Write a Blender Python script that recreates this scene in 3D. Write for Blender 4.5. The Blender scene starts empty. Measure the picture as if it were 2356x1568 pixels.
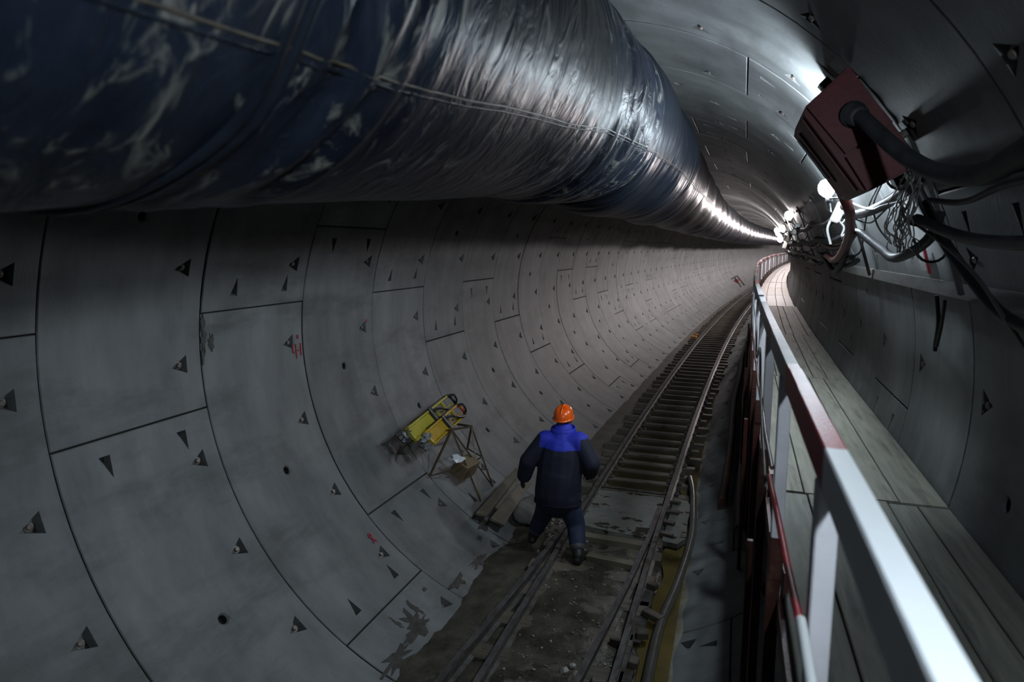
import bpy, bmesh, math, random
import numpy as np
from mathutils import Vector, Matrix

random.seed(7)
rng = np.random.default_rng(7)
scene = bpy.context.scene
COL = scene.collection
PI = math.pi
rad = math.radians

# ------------------------------------------------------------------ tunnel path
R = 2.75                     # inner radius of the lining
RW = 1.3552                  # ring width
S0 = 2.9974                  # joint of ring 0
_SS = np.linspace(-14, 150, 3281)
_ds = _SS[1] - _SS[0]
_kap = np.where(_SS > 0, 0.0027648 - 2.8441e-05 * np.clip(_SS, 0, 60), 0.0)
_a = np.cumsum(_kap) * _ds
_x = np.cumsum(np.sin(_a)) * _ds
_y = np.cumsum(np.cos(_a)) * _ds
_i0 = int(np.argmin(abs(_SS)))
_x -= _x[_i0]; _y -= _y[_i0]; _a -= _a[_i0]


def WP(s, lat, z):
    """tunnel coordinates (metres along, to the right, up) -> world points, N x 3"""
    s = np.atleast_1d(np.asarray(s, float))
    x = np.interp(s, _SS, _x); y = np.interp(s, _SS, _y); a = np.interp(s, _SS, _a)
    return np.stack([x + lat * np.cos(a), y - lat * np.sin(a), z + 0 * x], -1)


def W(s, lat, z):
    return WP(s, lat, z)[0]


def WC(s, ang, r):
    t = rad(ang)
    return W(s, r * math.sin(t), r * math.cos(t))


def heading(s):
    return float(np.interp(s, _SS, _a))


def frame(s):
    """3x3: columns = right, along, up"""
    a = heading(s)
    return Matrix(((math.cos(a), math.sin(a), 0), (-math.sin(a), math.cos(a), 0), (0, 0, 1)))


# ------------------------------------------------------------------ camera
cam_data = bpy.data.cameras.new('camera')
cam = bpy.data.objects.new('camera', cam_data)
COL.objects.link(cam)
cam_data.sensor_width = 36.0
cam_data.lens = 1526.4 / 2356 * 36.0
cam_data.clip_start = 0.05
cam_data.clip_end = 300
yaw, pitch = -0.31456, -0.13981
fw = Vector((math.sin(yaw) * math.cos(pitch), math.cos(yaw) * math.cos(pitch), math.sin(pitch)))
rt = Vector((math.cos(yaw), -math.sin(yaw), 0))
up = rt.cross(fw)
cam.matrix_world = Matrix(((rt.x, up.x, -fw.x, 1.423), (rt.y, up.y, -fw.y, 0.0),
                           (rt.z, up.z, -fw.z, 0.8859), (0, 0, 0, 1)))
cam_data.dof.use_dof = True
cam_data.dof.focus_distance = 7.5
cam_data.dof.aperture_fstop = 2.4
scene.camera = cam

# ------------------------------------------------------------------ world, exposure
world = bpy.data.worlds.new('world')
scene.world = world
world.use_nodes = True
world.node_tree.nodes['Background'].inputs[0].default_value = (0.02, 0.025, 0.03, 1)
world.node_tree.nodes['Background'].inputs[1].default_value = 0.0
scene.view_settings.view_transform = 'Standard'
scene.view_settings.look = 'None'
scene.view_settings.exposure = 0.0
scene.view_settings.gamma = 1.0
scene.view_settings.use_curve_mapping = False
try:                         # light paths only: keeps the many small lamps affordable
    scene.cycles.max_bounces = 6
    scene.cycles.diffuse_bounces = 3
    scene.cycles.glossy_bounces = 2
    scene.cycles.caustics_reflective = False
    scene.cycles.caustics_refractive = False
except Exception:
    pass

COOL = (0.77, 0.90, 1.0)
WARM = (1.0, 0.90, 0.90)
# every lamp of the tunnel: (s, lat, z, strength, colour); they hang on the right wall, the first one just behind the camera
LAMPS = [(-0.2, 2.238, 1.445, 760, COOL),
         (7.25, 2.22, 1.46, 480, COOL), (5.22, 2.02, 1.64, 740, COOL),
         (14.3, 2.22, 1.51, 90, WARM), (18.3, 2.22, 1.36, 150, WARM), (21.5, 2.235, 1.135, 150, WARM)]
for _s in (26, 32, 38.5, 45, 51.5, 58, 65, 73, 82, 92, 103, 114, 125):
    LAMPS.append((_s, 2.14, 1.50, 1250, WARM))

# ------------------------------------------------------------------ materials
MATS = {}


def _nodes(name):
    m = bpy.data.materials.new(name)
    m.use_nodes = True
    nt = m.node_tree
    b = nt.nodes['Principled BSDF']
    MATS[name] = m
    return m, nt, b


def surf(name, c1, c2=None, scale=4.0, rough=0.6, metal=0.0, bump=0.0, bscale=40.0, stretch=(1, 1, 1), detail=6.0,
         lo=0.35, hi=0.65, c3=None, p3=(0.6, 0.7), s3=2.0, rough2=None, spec=0.5, rnd=0.0, bdist=0.01, coat=0.0, dist=0.0, stretch3=None):
    """procedural surface: two tones mixed by noise, optional third tone in sharper patches, bump"""
    m, nt, b = _nodes(name)
    N, L = nt.nodes, nt.links
    tc = N.new('ShaderNodeTexCoord')
    mp = N.new('ShaderNodeMapping'); mp.inputs['Scale'].default_value = stretch
    L.new(tc.outputs['Object'], mp.inputs['Vector'])
    if c2 is None:
        c2 = tuple(x * 0.8 for x in c1)
    n1 = N.new('ShaderNodeTexNoise'); n1.inputs['Scale'].default_value = scale; n1.inputs['Detail'].default_value = detail
    n1.inputs['Roughness'].default_value = 0.6
    L.new(mp.outputs[0], n1.inputs['Vector'])
    r1 = N.new('ShaderNodeValToRGB')
    r1.color_ramp.elements[0].position = lo; r1.color_ramp.elements[1].position = hi
    r1.color_ramp.elements[0].color = (*c1, 1); r1.color_ramp.elements[1].color = (*c2, 1)
    L.new(n1.outputs['Fac'], r1.inputs['Fac'])
    col = r1.outputs['Color']
    fac3 = None
    if c3 is not None:
        n3 = N.new('ShaderNodeTexNoise'); n3.inputs['Scale'].default_value = s3; n3.inputs['Detail'].default_value = 8
        n3.inputs['Roughness'].default_value = 0.65
        n3.inputs['Distortion'].default_value = dist
        if stretch3 is not None:
            mp3 = N.new('ShaderNodeMapping'); mp3.inputs['Scale'].default_value = stretch3
            L.new(tc.outputs['Object'], mp3.inputs['Vector']); L.new(mp3.outputs[0], n3.inputs['Vector'])
        else:
            L.new(mp.outputs[0], n3.inputs['Vector'])
        r3 = N.new('ShaderNodeValToRGB')
        r3.color_ramp.elements[0].position, r3.color_ramp.elements[1].position = p3
        L.new(n3.outputs['Fac'], r3.inputs['Fac'])
        mx = N.new('ShaderNodeMix'); mx.data_type = 'RGBA'
        L.new(r3.outputs['Color'], mx.inputs['Factor'])
        L.new(col, mx.inputs['A']); mx.inputs['B'].default_value = (*c3, 1)
        col = mx.outputs['Result']; fac3 = r3.outputs['Color']
    if rnd:
        oi = N.new('ShaderNodeObjectInfo')
        mr = N.new('ShaderNodeMapRange'); mr.inputs['To Min'].default_value = 1 - rnd; mr.inputs['To Max'].default_value = 1 + rnd
        L.new(oi.outputs['Random'], mr.inputs['Value'])
        hv = N.new('ShaderNodeHueSaturation')
        L.new(mr.outputs[0], hv.inputs['Value']); L.new(col, hv.inputs['Color'])
        col = hv.outputs['Color']
    L.new(col, b.inputs['Base Color'])
    b.inputs['Metallic'].default_value = metal
    b.inputs['Roughness'].default_value = rough
    b.inputs['Specular IOR Level'].default_value = spec
    b.inputs['Coat Weight'].default_value = coat
    if rough2 is not None:
        mr2 = N.new('ShaderNodeMapRange'); mr2.inputs['To Min'].default_value = rough; mr2.inputs['To Max'].default_value = rough2
        L.new(fac3 if fac3 is not None else n1.outputs['Fac'], mr2.inputs['Value'])
        L.new(mr2.outputs[0], b.inputs['Roughness'])
    if bump:
        nb = N.new('ShaderNodeTexNoise'); nb.inputs['Scale'].default_value = bscale; nb.inputs['Detail'].default_value = 5
        nb.inputs['Distortion'].default_value = dist
        L.new(mp.outputs[0], nb.inputs['Vector'])
        bp = N.new('ShaderNodeBump'); bp.inputs['Strength'].default_value = bump; bp.inputs['Distance'].default_value = bdist
        L.new(nb.outputs['Fac'], bp.inputs['Height']); L.new(bp.outputs[0], b.inputs['Normal'])
    return m


def emis(name, color, strength):
    m, nt, b = _nodes(name)
    b.inputs['Base Color'].default_value = (0.8, 0.8, 0.8, 1)
    b.inputs['Emission Color'].default_value = (*color, 1)
    b.inputs['Emission Strength'].default_value = strength
    return m


surf('concrete', (0.095, 0.099, 0.10), (0.185, 0.192, 0.19), scale=1.9, rough=0.60, bump=0.3, bscale=55, lo=0.3, hi=0.70, detail=9,
     c3=(0.05, 0.052, 0.053), p3=(0.50, 0.76), s3=1.6, stretch3=(1.2, 0.4, 1.2), rnd=0.13, bdist=0.004, stretch=(1, 1.6, 0.55))
surf('grout', (0.02, 0.02, 0.02), rough=0.9)
surf('pocket', (0.09, 0.092, 0.09), (0.14, 0.142, 0.14), scale=20, rough=0.8)
surf('wet_concrete', (0.035, 0.036, 0.035), (0.06, 0.061, 0.058), scale=20, rough=0.5)
surf('wet_mud', (0.03, 0.028, 0.023), (0.06, 0.056, 0.048), scale=14, rough=0.45, bump=0.3)
surf('bolt_steel', (0.26, 0.235, 0.22), (0.12, 0.085, 0.065), scale=30, rough=0.5, metal=0.5)
surf('mud', (0.034, 0.030, 0.022), (0.095, 0.083, 0.062), scale=5, rough=0.35, bump=0.6, bscale=30, c3=(0.15, 0.135, 0.11), p3=(0.58, 0.7),
     s3=3, rough2=0.75, bdist=0.02)
surf('silt', (0.11, 0.098, 0.083), (0.16, 0.145, 0.125), scale=3, rough=0.7, bump=0.3, bscale=25, c3=(0.07, 0.06, 0.045), p3=(0.55, 0.7), s3=1.5)
surf('water_yellow', (0.105, 0.078, 0.026), (0.20, 0.145, 0.05), scale=2.2, rough=0.06, bump=0.06, bscale=6, c3=(0.05, 0.045, 0.028),
     p3=(0.55, 0.7), s3=1.1)
surf('water_dark', (0.045, 0.038, 0.018), (0.075, 0.062, 0.03), scale=2.2, rough=0.08, bump=0.05, bscale=6)
surf('scum', (0.36, 0.34, 0.29), (0.2, 0.17, 0.1), scale=5, rough=0.6, bump=0.2)
surf('rail_steel', (0.055, 0.048, 0.043), (0.15, 0.135, 0.125), scale=9, rough=0.5, metal=0.5, bump=0.25, bscale=40, c3=(0.11, 0.055, 0.03),
     p3=(0.6, 0.72), s3=6)
surf('rail_head', (0.12, 0.11, 0.11), (0.26, 0.245, 0.245), scale=7, rough=0.4, metal=0.7, bump=0.2, bscale=30, stretch=(3, 1, 3), c3=(0.10, 0.065, 0.045), p3=(0.56, 0.66), s3=5)
surf('tie_wood', (0.075, 0.062, 0.047), (0.16, 0.135, 0.105), scale=3, stretch=(1, 8, 4), rough=0.5, bump=0.5, bscale=20,
     c3=(0.03, 0.026, 0.02), p3=(0.55, 0.65), s3=3, rnd=0.25, bdist=0.006)
surf('wet_block', (0.045, 0.038, 0.03), (0.12, 0.10, 0.08), scale=6, rough=0.5, bump=0.4, bscale=30)
surf('slab', (0.20, 0.196, 0.18), (0.14, 0.137, 0.122), scale=4, rough=0.6, bump=0.3, bscale=40, c3=(0.035, 0.03, 0.024), p3=(0.545, 0.565), s3=2.6,
     rough2=0.2, stretch=(1, 1.3, 1))
surf('deck_wood_old_dim', (0.145, 0.144, 0.122), (0.225, 0.22, 0.185), scale=3, stretch=(9, 0.8, 4), rough=0.75, bump=0.35, bscale=12,
     c3=(0.065, 0.062, 0.052), p3=(0.55, 0.72), s3=1.6, rnd=0.15, bdist=0.004)  # older near planks, dimmer light put into the colour as well
surf('deck_wood', (0.205, 0.20, 0.162), (0.30, 0.29, 0.235), scale=3, stretch=(9, 0.8, 4), rough=0.75, bump=0.35, bscale=12,
     c3=(0.09, 0.085, 0.07), p3=(0.55, 0.72), s3=1.6, rnd=0.15, bdist=0.004)
surf('deck_wood_far_dim', (0.085, 0.056, 0.026), (0.125, 0.086, 0.044), scale=3, stretch=(9, 0.8, 4), rough=0.6, bump=0.3, bscale=12, rnd=0.12)  # far planks: missing shade of the cables put into a darker colour
surf('paint_white', (0.80, 0.82, 0.84), (0.84, 0.86, 0.87), scale=6, spec=0.15, rough=0.45, bump=0.06, bscale=60)
surf('paint_post', (0.64, 0.62, 0.66), (0.74, 0.72, 0.76), scale=8, spec=0.2, rough=0.5, bump=0.12, bscale=60, c3=(0.5, 0.44, 0.44), p3=(0.66, 0.78), s3=4)
surf('paint_white_worn_dim', (0.27, 0.28, 0.30), (0.36, 0.37, 0.39), scale=8, spec=0.15, rough=0.5, bump=0.12, bscale=60, c3=(0.22, 0.2, 0.2), p3=(0.63, 0.76), s3=5)  # white paint with worn patches, weaker light put into its grey tone
surf('paint_red', (0.30, 0.022, 0.03), (0.40, 0.04, 0.045), scale=9, rough=0.42, spec=0.1, bump=0.28, bscale=90, bdist=0.003)
surf('paint_shaded', (0.03, 0.035, 0.05), (0.055, 0.062, 0.08), scale=9, rough=0.45, spec=0.15, bump=0.15, bscale=70)  # dark rail bands: shade on white and red put into the colour
surf('rust_red', (0.05, 0.013, 0.011), (0.08, 0.027, 0.019), scale=7, rough=0.5, bump=0.3, bscale=40, c3=(0.11, 0.052, 0.032), p3=(0.6, 0.7), s3=5)
surf('box_red', (0.055, 0.0028, 0.0055), (0.08, 0.005, 0.008), scale=5, spec=0.2, rough=0.5, bump=0.1, bscale=40, c3=(0.14, 0.10, 0.095), p3=(0.66, 0.71), s3=7)
surf('tarp', (0.006, 0.008, 0.012), (0.012, 0.015, 0.022), scale=3, rough=0.38, bump=0.4, bscale=8, stretch=(1, 3.5, 0.7), bdist=0.02, spec=0.07, dist=0.8)
surf('tarp_dusty', (0.006, 0.008, 0.014), (0.012, 0.016, 0.026), scale=3, rough=0.36, bump=0.55, bscale=5, stretch=(1, 1.5, 0.7), c3=(0.17, 0.168, 0.145),
     p3=(0.54, 0.72), s3=5.0, rough2=0.6, bdist=0.03, spec=0.11, dist=1.6)
surf('tarp_seam', (0.06, 0.048, 0.032), (0.025, 0.022, 0.02), scale=30, rough=0.5)
surf('rubber', (0.012, 0.012, 0.013), (0.024, 0.024, 0.026), scale=6, spec=0.3, rough=0.5, bump=0.2, bscale=25)
surf('rubber_dusty', (0.016, 0.018, 0.021), (0.045, 0.048, 0.052), scale=5, spec=0.3, rough=0.6, bump=0.25, bscale=25)
surf('hose_grey', (0.075, 0.07, 0.06), (0.12, 0.11, 0.095), scale=6, rough=0.3, bump=0.15, bscale=30)
surf('hose_red', (0.10, 0.03, 0.026), (0.14, 0.045, 0.038), scale=6, rough=0.45)
surf('cable_white', (0.36, 0.36, 0.35), rough=0.5)
surf('wire_grey', (0.14, 0.135, 0.13), (0.2, 0.19, 0.18), scale=9, rough=0.5)
surf('steel_dark', (0.014, 0.0135, 0.0135), (0.03, 0.028, 0.026), scale=12, spec=0.25, rough=0.6, metal=0.0, bump=0.2, bscale=40)
surf('steel_brown', (0.075, 0.052, 0.03), (0.12, 0.085, 0.05), scale=12, rough=0.5, metal=0.3)
surf('batten', (0.11, 0.104, 0.098), (0.16, 0.15, 0.135), scale=3, stretch=(6, 1, 6), rough=0.7, bump=0.3)
surf('plastic_white', (0.72, 0.71, 0.66), (0.66, 0.65, 0.6), scale=6, rough=0.35)
surf('plastic_black', (0.02, 0.02, 0.022), rough=0.4)
surf('sheet_white', (0.75, 0.76, 0.8), (0.6, 0.62, 0.66), scale=9, rough=0.25, bump=0.4, bscale=20)
surf('sign_white', (0.7, 0.68, 0.68), rough=0.5)
surf('sign_red', (0.45, 0.03, 0.05), rough=0.5)
surf('paint_mark', (0.38, 0.012, 0.03), rough=0.6)
surf('yellow_gloss', (0.38, 0.32, 0.02), (0.46, 0.40, 0.05), scale=8, rough=0.3, bump=0.08)
surf('amber_gloss', (0.40, 0.24, 0.012), (0.46, 0.29, 0.02), scale=8, rough=0.25)
surf('orange_red', (0.55, 0.10, 0.02), (0.45, 0.07, 0.02), scale=8, rough=0.35)
surf('foil', (0.42, 0.44, 0.44), (0.2, 0.21, 0.2), scale=14, rough=0.3, metal=0.4, bump=0.4, bscale=20)
surf('cardboard', (0.17, 0.12, 0.065), (0.21, 0.155, 0.09), scale=5, rough=0.8)
surf('board_wood', (0.12, 0.10, 0.07), (0.17, 0.145, 0.105), scale=3, stretch=(2, 2, 2), rough=0.7, bump=0.3, c3=(0.09, 0.075, 0.055), p3=(0.6, 0.75), s3=3)
surf('sack', (0.07, 0.069, 0.064), (0.13, 0.127, 0.12), scale=5, rough=0.75, bump=0.4, bscale=18, c3=(0.1, 0.095, 0.085), p3=(0.58, 0.68), s3=4)
surf('navy', (0.007, 0.009, 0.022), (0.011, 0.014, 0.033), scale=12, rough=0.8, bump=0.25, bscale=14, bdist=0.015)
surf('navy_leg', (0.010, 0.017, 0.042), (0.015, 0.024, 0.055), scale=12, rough=0.8, bump=0.25, bscale=14, bdist=0.015)
surf('royal', (0.018, 0.030, 0.42), (0.024, 0.040, 0.52), scale=10, rough=0.7, bump=0.3, bscale=14, bdist=0.015)
surf('reflective', (0.06, 0.06, 0.07), (0.08, 0.08, 0.09), scale=10, rough=0.45)
surf('helmet', (0.95, 0.13, 0.012), (0.9, 0.12, 0.01), scale=5, rough=0.25, coat=0.4)
surf('skin', (0.42, 0.24, 0.17), (0.38, 0.21, 0.15), scale=12, rough=0.55)
surf('hair', (0.03, 0.028, 0.026), (0.06, 0.055, 0.05), scale=40, rough=0.7, bump=0.4, bscale=90)
surf('boot', (0.012, 0.011, 0.011), (0.03, 0.027, 0.024), scale=10, rough=0.5, bump=0.2)
surf('glove', (0.016, 0.016, 0.018), (0.03, 0.03, 0.032), scale=20, rough=0.8)
surf('pebble', (0.15, 0.135, 0.11), (0.32, 0.30, 0.26), scale=12, rough=0.4)
surf('orange_block', (0.55, 0.25, 0.05), rough=0.6)


# ------------------------------------------------------------------ mesh helper
class MB:
    def __init__(self):
        self.v = []; self.f = []; self.m = []; self.sm = []

    def add(self, verts, faces, mi=0, smooth=False):
        o = len(self.v)
        self.v.extend([tuple(map(float, p)) for p in verts])
        for f in faces:
            self.f.append(tuple(i + o for i in f)); self.m.append(mi); self.sm.append(smooth)

    def box(self, c, size, rot=None, bev=0.0, mi=0):
        bm = bmesh.new()
        bmesh.ops.create_cube(bm, size=1.0)
        bmesh.ops.scale(bm, vec=size, verts=bm.verts)
        if bev:
            bmesh.ops.bevel(bm, geom=bm.edges[:], offset=bev, segments=1, affect='EDGES')
        if rot is not None:
            bmesh.ops.transform(bm, matrix=rot.to_4x4(), verts=bm.verts)
        bmesh.ops.translate(bm, vec=Vector(c), verts=bm.verts)
        bm.verts.index_update()
        self.add([v.co[:] for v in bm.verts], [[v.index for v in f.verts] for f in bm.faces], mi)
        bm.free()

    def beam(self, p, q, w, h, upv=(0, 0, 1), bev=0.0, mi=0):
        """box from p to q; w across, h along the up vector"""
        p, q = Vector(p), Vector(q)
        y = (q - p); ln = y.length; y.normalize()
        x = y.cross(Vector(upv)).normalized(); z = x.cross(y)
        self.box((p + q) / 2, (w, ln, h), Matrix((x, y, z)).transposed(), bev, mi)

    def tube(self, pts, r, seg=10, mi=0, cap=True):
        pts = [Vector(p) for p in pts]
        n = len(pts)
        rs = r if hasattr(r, '__len__') else [r] * n
        tang = [(pts[min(i + 1, n - 1)] - pts[max(i - 1, 0)]).normalized() for i in range(n)]
        ref = Vector((0, 0, 1)) if abs(tang[0].z) < 0.9 else Vector((1, 0, 0))
        x = tang[0].cross(ref).normalized()
        V = []
        for i in range(n):
            x = (x - tang[i] * x.dot(tang[i])).normalized(); y = tang[i].cross(x)
            for k in range(seg):
                a = 2 * PI * k / seg
                V.append(pts[i] + (x * math.cos(a) + y * math.sin(a)) * rs[i])
        F = [(i * seg + k, i * seg + (k + 1) % seg, (i + 1) * seg + (k + 1) % seg, (i + 1) * seg + k) for i in range(n - 1) for k in range(seg)]
        self.add(V, F, mi, True)
        if cap:
            self.add(V[:seg], [tuple(reversed(range(seg)))], mi)
            self.add(V[-seg:], [tuple(range(seg))], mi)

    def lathe(self, prof, origin, axis, seg=16, mi=0, smooth=True):
        """prof: (radius, height) along the axis"""
        a = Vector(axis).normalized()
        ref = Vector((0, 0, 1)) if abs(a.z) < 0.9 else Vector((1, 0, 0))
        x = a.cross(ref).normalized(); y = a.cross(x)
        V = []
        for r_, h in prof:
            for k in range(seg):
                t = 2 * PI * k / seg
                V.append(Vector(origin) + a * h + (x * math.cos(t) + y * math.sin(t)) * max(r_, 1e-4))
        n = len(prof)
        F = [(i * seg + k, i * seg + (k + 1) % seg, (i + 1) * seg + (k + 1) % seg, (i + 1) * seg + k) for i in range(n - 1) for k in range(seg)]
        F.append(tuple(reversed(range(seg)))); F.append(tuple((n - 1) * seg + k for k in range(seg)))
        self.add(V, F, mi, smooth)


def tag(o, label=None, cat=None, group=None, kind=None):
    if label: o['label'] = label
    if cat: o['category'] = cat
    if group: o['group'] = group
    if kind: o['kind'] = kind
    return o


def root_loc(o):
    while o.parent is not None:
        o = o.parent
    return o.location.copy()


def make_mesh(name, mb, mats, off=(0, 0, 0)):
    me = bpy.data.meshes.new(name)
    if any(off):
        V = [(x - off[0], y - off[1], z - off[2]) for x, y, z in mb.v]
    else:
        V = mb.v
    me.from_pydata(V, [], mb.f)
    for m in (mats if isinstance(mats, (list, tuple)) else [mats]):
        me.materials.append(MATS[m])
    me.polygons.foreach_set('material_index', mb.m)
    me.polygons.foreach_set('use_smooth', mb.sm)
    me.update()
    return me


def obj(name, mb, mats, parent=None, loc=None):
    """one mesh object; vertices are given in world space"""
    if parent is not None:
        off = root_loc(parent)
    elif loc is not None:
        off = Vector(loc)
    else:
        off = Vector((0, 0, 0))
    o = bpy.data.objects.new(name, make_mesh(name, mb, mats, off))
    COL.objects.link(o)
    if parent is not None:
        o.parent = parent
    else:
        o.location = off
    return o


def thing(name, label, cat, loc, group=None):
    o = bpy.data.objects.new(name, None)
    o.empty_display_size = 0.1
    COL.objects.link(o)
    o.location = Vector(loc)
    return tag(o, label, cat, group)


def smooth_path(pts, n=8):
    """Catmull-Rom through points"""
    P = [Vector(p) for p in pts]
    P = [P[0] * 2 - P[1]] + P + [P[-1] * 2 - P[-2]]
    out = []
    for i in range(1, len(P) - 2):
        for k in range(n):
            t = k / n
            out.append(0.5 * ((2 * P[i]) + (P[i + 1] - P[i - 1]) * t + (2 * P[i - 1] - 5 * P[i] + 4 * P[i + 1] - P[i + 2]) * t * t
                              + (3 * P[i] - P[i - 1] - 3 * P[i + 1] + P[i + 2]) * t ** 3))
    out.append(P[-2])
    return out


# ------------------------------------------------------------------ lining of concrete segments
lining = bpy.data.objects.new('wall_tunnel_lining', None)
COL.objects.link(lining)
tag(lining, 'round grey concrete segment lining of the curving tunnel', kind='structure')

UNIT = 360 / 22
BOLT0 = -91.0
JOINT0 = -82.8
KEYS = {-2: 5, -1: 4, 0: 3, 1: 12, 2: 5, 3: 12, 4: 15, 5: 4, 6: 15, 7: 14, 8: 13, 9: 4, 10: 11, 11: 12, 12: 3, 13: 14}
bolt_mb = MB()
bolt_mb.lathe([(0.030, 0), (0.030, 0.006), (0.018, 0.007), (0.018, 0.026), (0.013, 0.031)], (0, 0, 0), (0, 0, 1), 10, smooth=False)
BOLT_ME = make_mesh('bolt', bolt_mb, 'bolt_steel')


def tri_ring(outer, inner):
    """triangles between a rectangle (4 points) and a convex hole, both counter-clockwise in (u, t)"""
    c = np.mean(inner, 0)
    def order(P):
        a = np.arctan2(P[:, 1] - c[1], P[:, 0] - c[0]); i = np.argsort(a); return i, a[i]
    oi, oa = order(np.array(outer)); ii, ia = order(np.array(inner))
    no, ni = len(oi), len(ii)
    F = []; a = b = 0
    while a < no or b < ni:
        na = oa[(a + 1) % no] + (2 * PI if a + 1 >= no else 0) if a < no else 1e9
        nb = ia[(b + 1) % ni] + (2 * PI if b + 1 >= ni else 0) if b < ni else 1e9
        if na < nb:
            F.append((('o', oi[a % no]), ('o', oi[(a + 1) % no]), ('i', ii[b % ni]))); a += 1
        else:
            F.append((('o', oi[a % no]), ('i', ii[(b + 1) % ni]), ('i', ii[b % ni]))); b += 1
    return F


def segment(ring, th0, th1, ends, key, jit):
    """one lining segment; angles in degrees, u in metres across the ring"""
    s_base = S0 + ring * RW
    g, c = 0.0055, 0.007
    mdeg = 180 / PI / R
    T0, T1 = th0 + g * mdeg, th1 - g * mdeg
    cells = {}
    U = [g + c, 0.20 * RW, 0.335 * RW, 0.445 * RW, 0.555 * RW, 0.70 * RW, 0.905 * RW, RW - g - c]
    tl = [T0 + c * mdeg, T1 - c * mdeg]
    bolts = []
    k = math.ceil((th0 - BOLT0) / UNIT)
    while BOLT0 + k * UNIT < th1:
        b = BOLT0 + k * UNIT
        if b - th0 > 3 and th1 - b > 3:
            tl += [b - 0.085 * mdeg, b + 0.085 * mdeg]; bolts.append(b)
            cells[(round(b - 0.085 * mdeg, 4), 5)] = ('tri', b)
        k += 1
    for e in ends:
        lo, hi = (th0 + 0.11 * mdeg, th0 + 0.30 * mdeg) if e == 0 else (th1 - 0.30 * mdeg, th1 - 0.11 * mdeg)
        tl += [lo, hi]
        for iu in (1, 5):
            cells[(round(lo, 4), iu)] = ('wedge', (lo, hi, e))
    if not key:
        mid = (th0 + th1) / 2
        tl += [mid - 0.075 * mdeg, mid + 0.075 * mdeg]
        cells[(round(mid - 0.075 * mdeg, 4), 3)] = ('hole', mid)
    tl = sorted(tl)
    T = []
    for a, b in zip(tl[:-1], tl[1:]):
        n = 1 if any((round(a, 4), q) in cells for q in range(7)) else max(1, int((b - a) / 3.2 + 0.6))
        T += [a + (b - a) * i / n for i in range(n)]
    T.append(tl[-1])
    V = []; F = []; M = []; SM = []
    def vid(u, t, d):
        V.append((u, t, d)); return len(V) - 1
    def face(ids, mi, sm):
        F.append(tuple(ids)); M.append(mi); SM.append(sm)
    grid = [[vid(u, t, 0) for u in U] for t in T]
    for j in range(len(T) - 1):
        for i in range(len(U) - 1):
            cell = cells.get((round(T[j], 4), i))
            q = [grid[j][i], grid[j][i + 1], grid[j + 1][i + 1], grid[j + 1][i]]
            if cell is None:
                face(q, 0, True); continue
            kind, dat = cell
            um = (U[i] + U[i + 1]) / 2
            if kind == 'tri':
                ue = 0.885 * RW
                rim = [(ue - 0.155, dat - 0.012 * mdeg), (ue, dat - 0.075 * mdeg), (ue, dat + 0.075 * mdeg)]
                deep = {1: (ue - 0.012, dat - 0.05 * mdeg, 0.075), 2: (ue - 0.012, dat + 0.05 * mdeg, 0.05)}
            elif kind == 'wedge':
                lo, hi, e = dat
                uc = 0.265 * RW if i == 1 else 0.765 * RW
                base, tip = (lo + 0.3, hi - 0.2) if e == 0 else (hi - 0.3, lo + 0.2)
                rim = [(uc + 0.03, tip), (uc - 0.045, base), (uc + 0.045, base)]
                dd = 0.35 if e == 0 else -0.35
                deep = {1: (uc - 0.035, base + dd, 0.07), 2: (uc + 0.035, base + dd, 0.07)}
            else:
                n = 10
                rim = [(um + 0.05 * math.cos(2 * PI * k / n), dat + 0.05 * mdeg * math.sin(2 * PI * k / n)) for k in range(n)]
                deep = None
            outer = np.array([(V[x][0], V[x][1] / mdeg) for x in q])
            inner = np.array([(a, b / mdeg) for a, b in rim])
            rid = [vid(a, b, 0) for a, b in rim]
            for tri in tri_ring(outer, inner):
                face([q[x[1]] if x[0] == 'o' else rid[x[1]] for x in tri], 0, True)
            r2 = [vid(a, b, 0) for a, b in rim]
            if deep is not None:
                d1, d2 = vid(*deep[1]), vid(*deep[2])
                face([r2[1], r2[2], d2, d1], 1, False)
                face([r2[0], r2[1], d1], 1, False)
                face([r2[2], r2[0], d2], 1, False)
                face([r2[0], d1, d2], 1, False)
            else:
                cu, ct = um, dat
                lip = [vid(cu + (a - cu) * 0.72, ct + (b - ct) * 0.72, 0.012) for a, b in rim]
                bot = [vid(cu + (a - cu) * 0.6, ct + (b - ct) * 0.6, 0.075) for a, b in rim]
                n = len(rim)
                for k in range(n):
                    k2 = (k + 1) % n
                    face([r2[k], r2[k2], lip[k2], lip[k]], 0, False)
                    face([lip[k], lip[k2], bot[k2], bot[k]], 2, False)
                face(bot, 2, False)
    # chamfer and sides
    U2 = list(U); T2 = list(T)
    U2[0], U2[-1] = g, RW - g
    T2[0], T2[-1] = T0, T1
    nt, nu = len(T), len(U)
    loop = [(0, i) for i in range(nu)] + [(j, nu - 1) for j in range(1, nt)] + [(nt - 1, i) for i in range(nu - 2, -1, -1)] + [(j, 0) for j in range(nt - 2, 0, -1)]
    l0 = [vid(U[i], T[j], 0) for j, i in loop]
    l1 = [vid(U2[i], T2[j], c) for j, i in loop]
    l2 = [vid(U2[i], T2[j], 0.09) for j, i in loop]
    n = len(loop)
    for k in range(n):
        k2 = (k + 1) % n
        face([l0[k], l1[k], l1[k2], l0[k2]], 0, False)
        face([l1[k], l2[k], l2[k2], l1[k2]], 2, False)
    A = np.array(V)
    rr = R + A[:, 2] + jit
    t = np.radians(A[:, 1])
    P = WP(s_base + A[:, 0], rr * np.sin(t), rr * np.cos(t))
    me = bpy.data.meshes.new('concrete_segment')
    me.from_pydata(P.tolist(), [], F)
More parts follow.
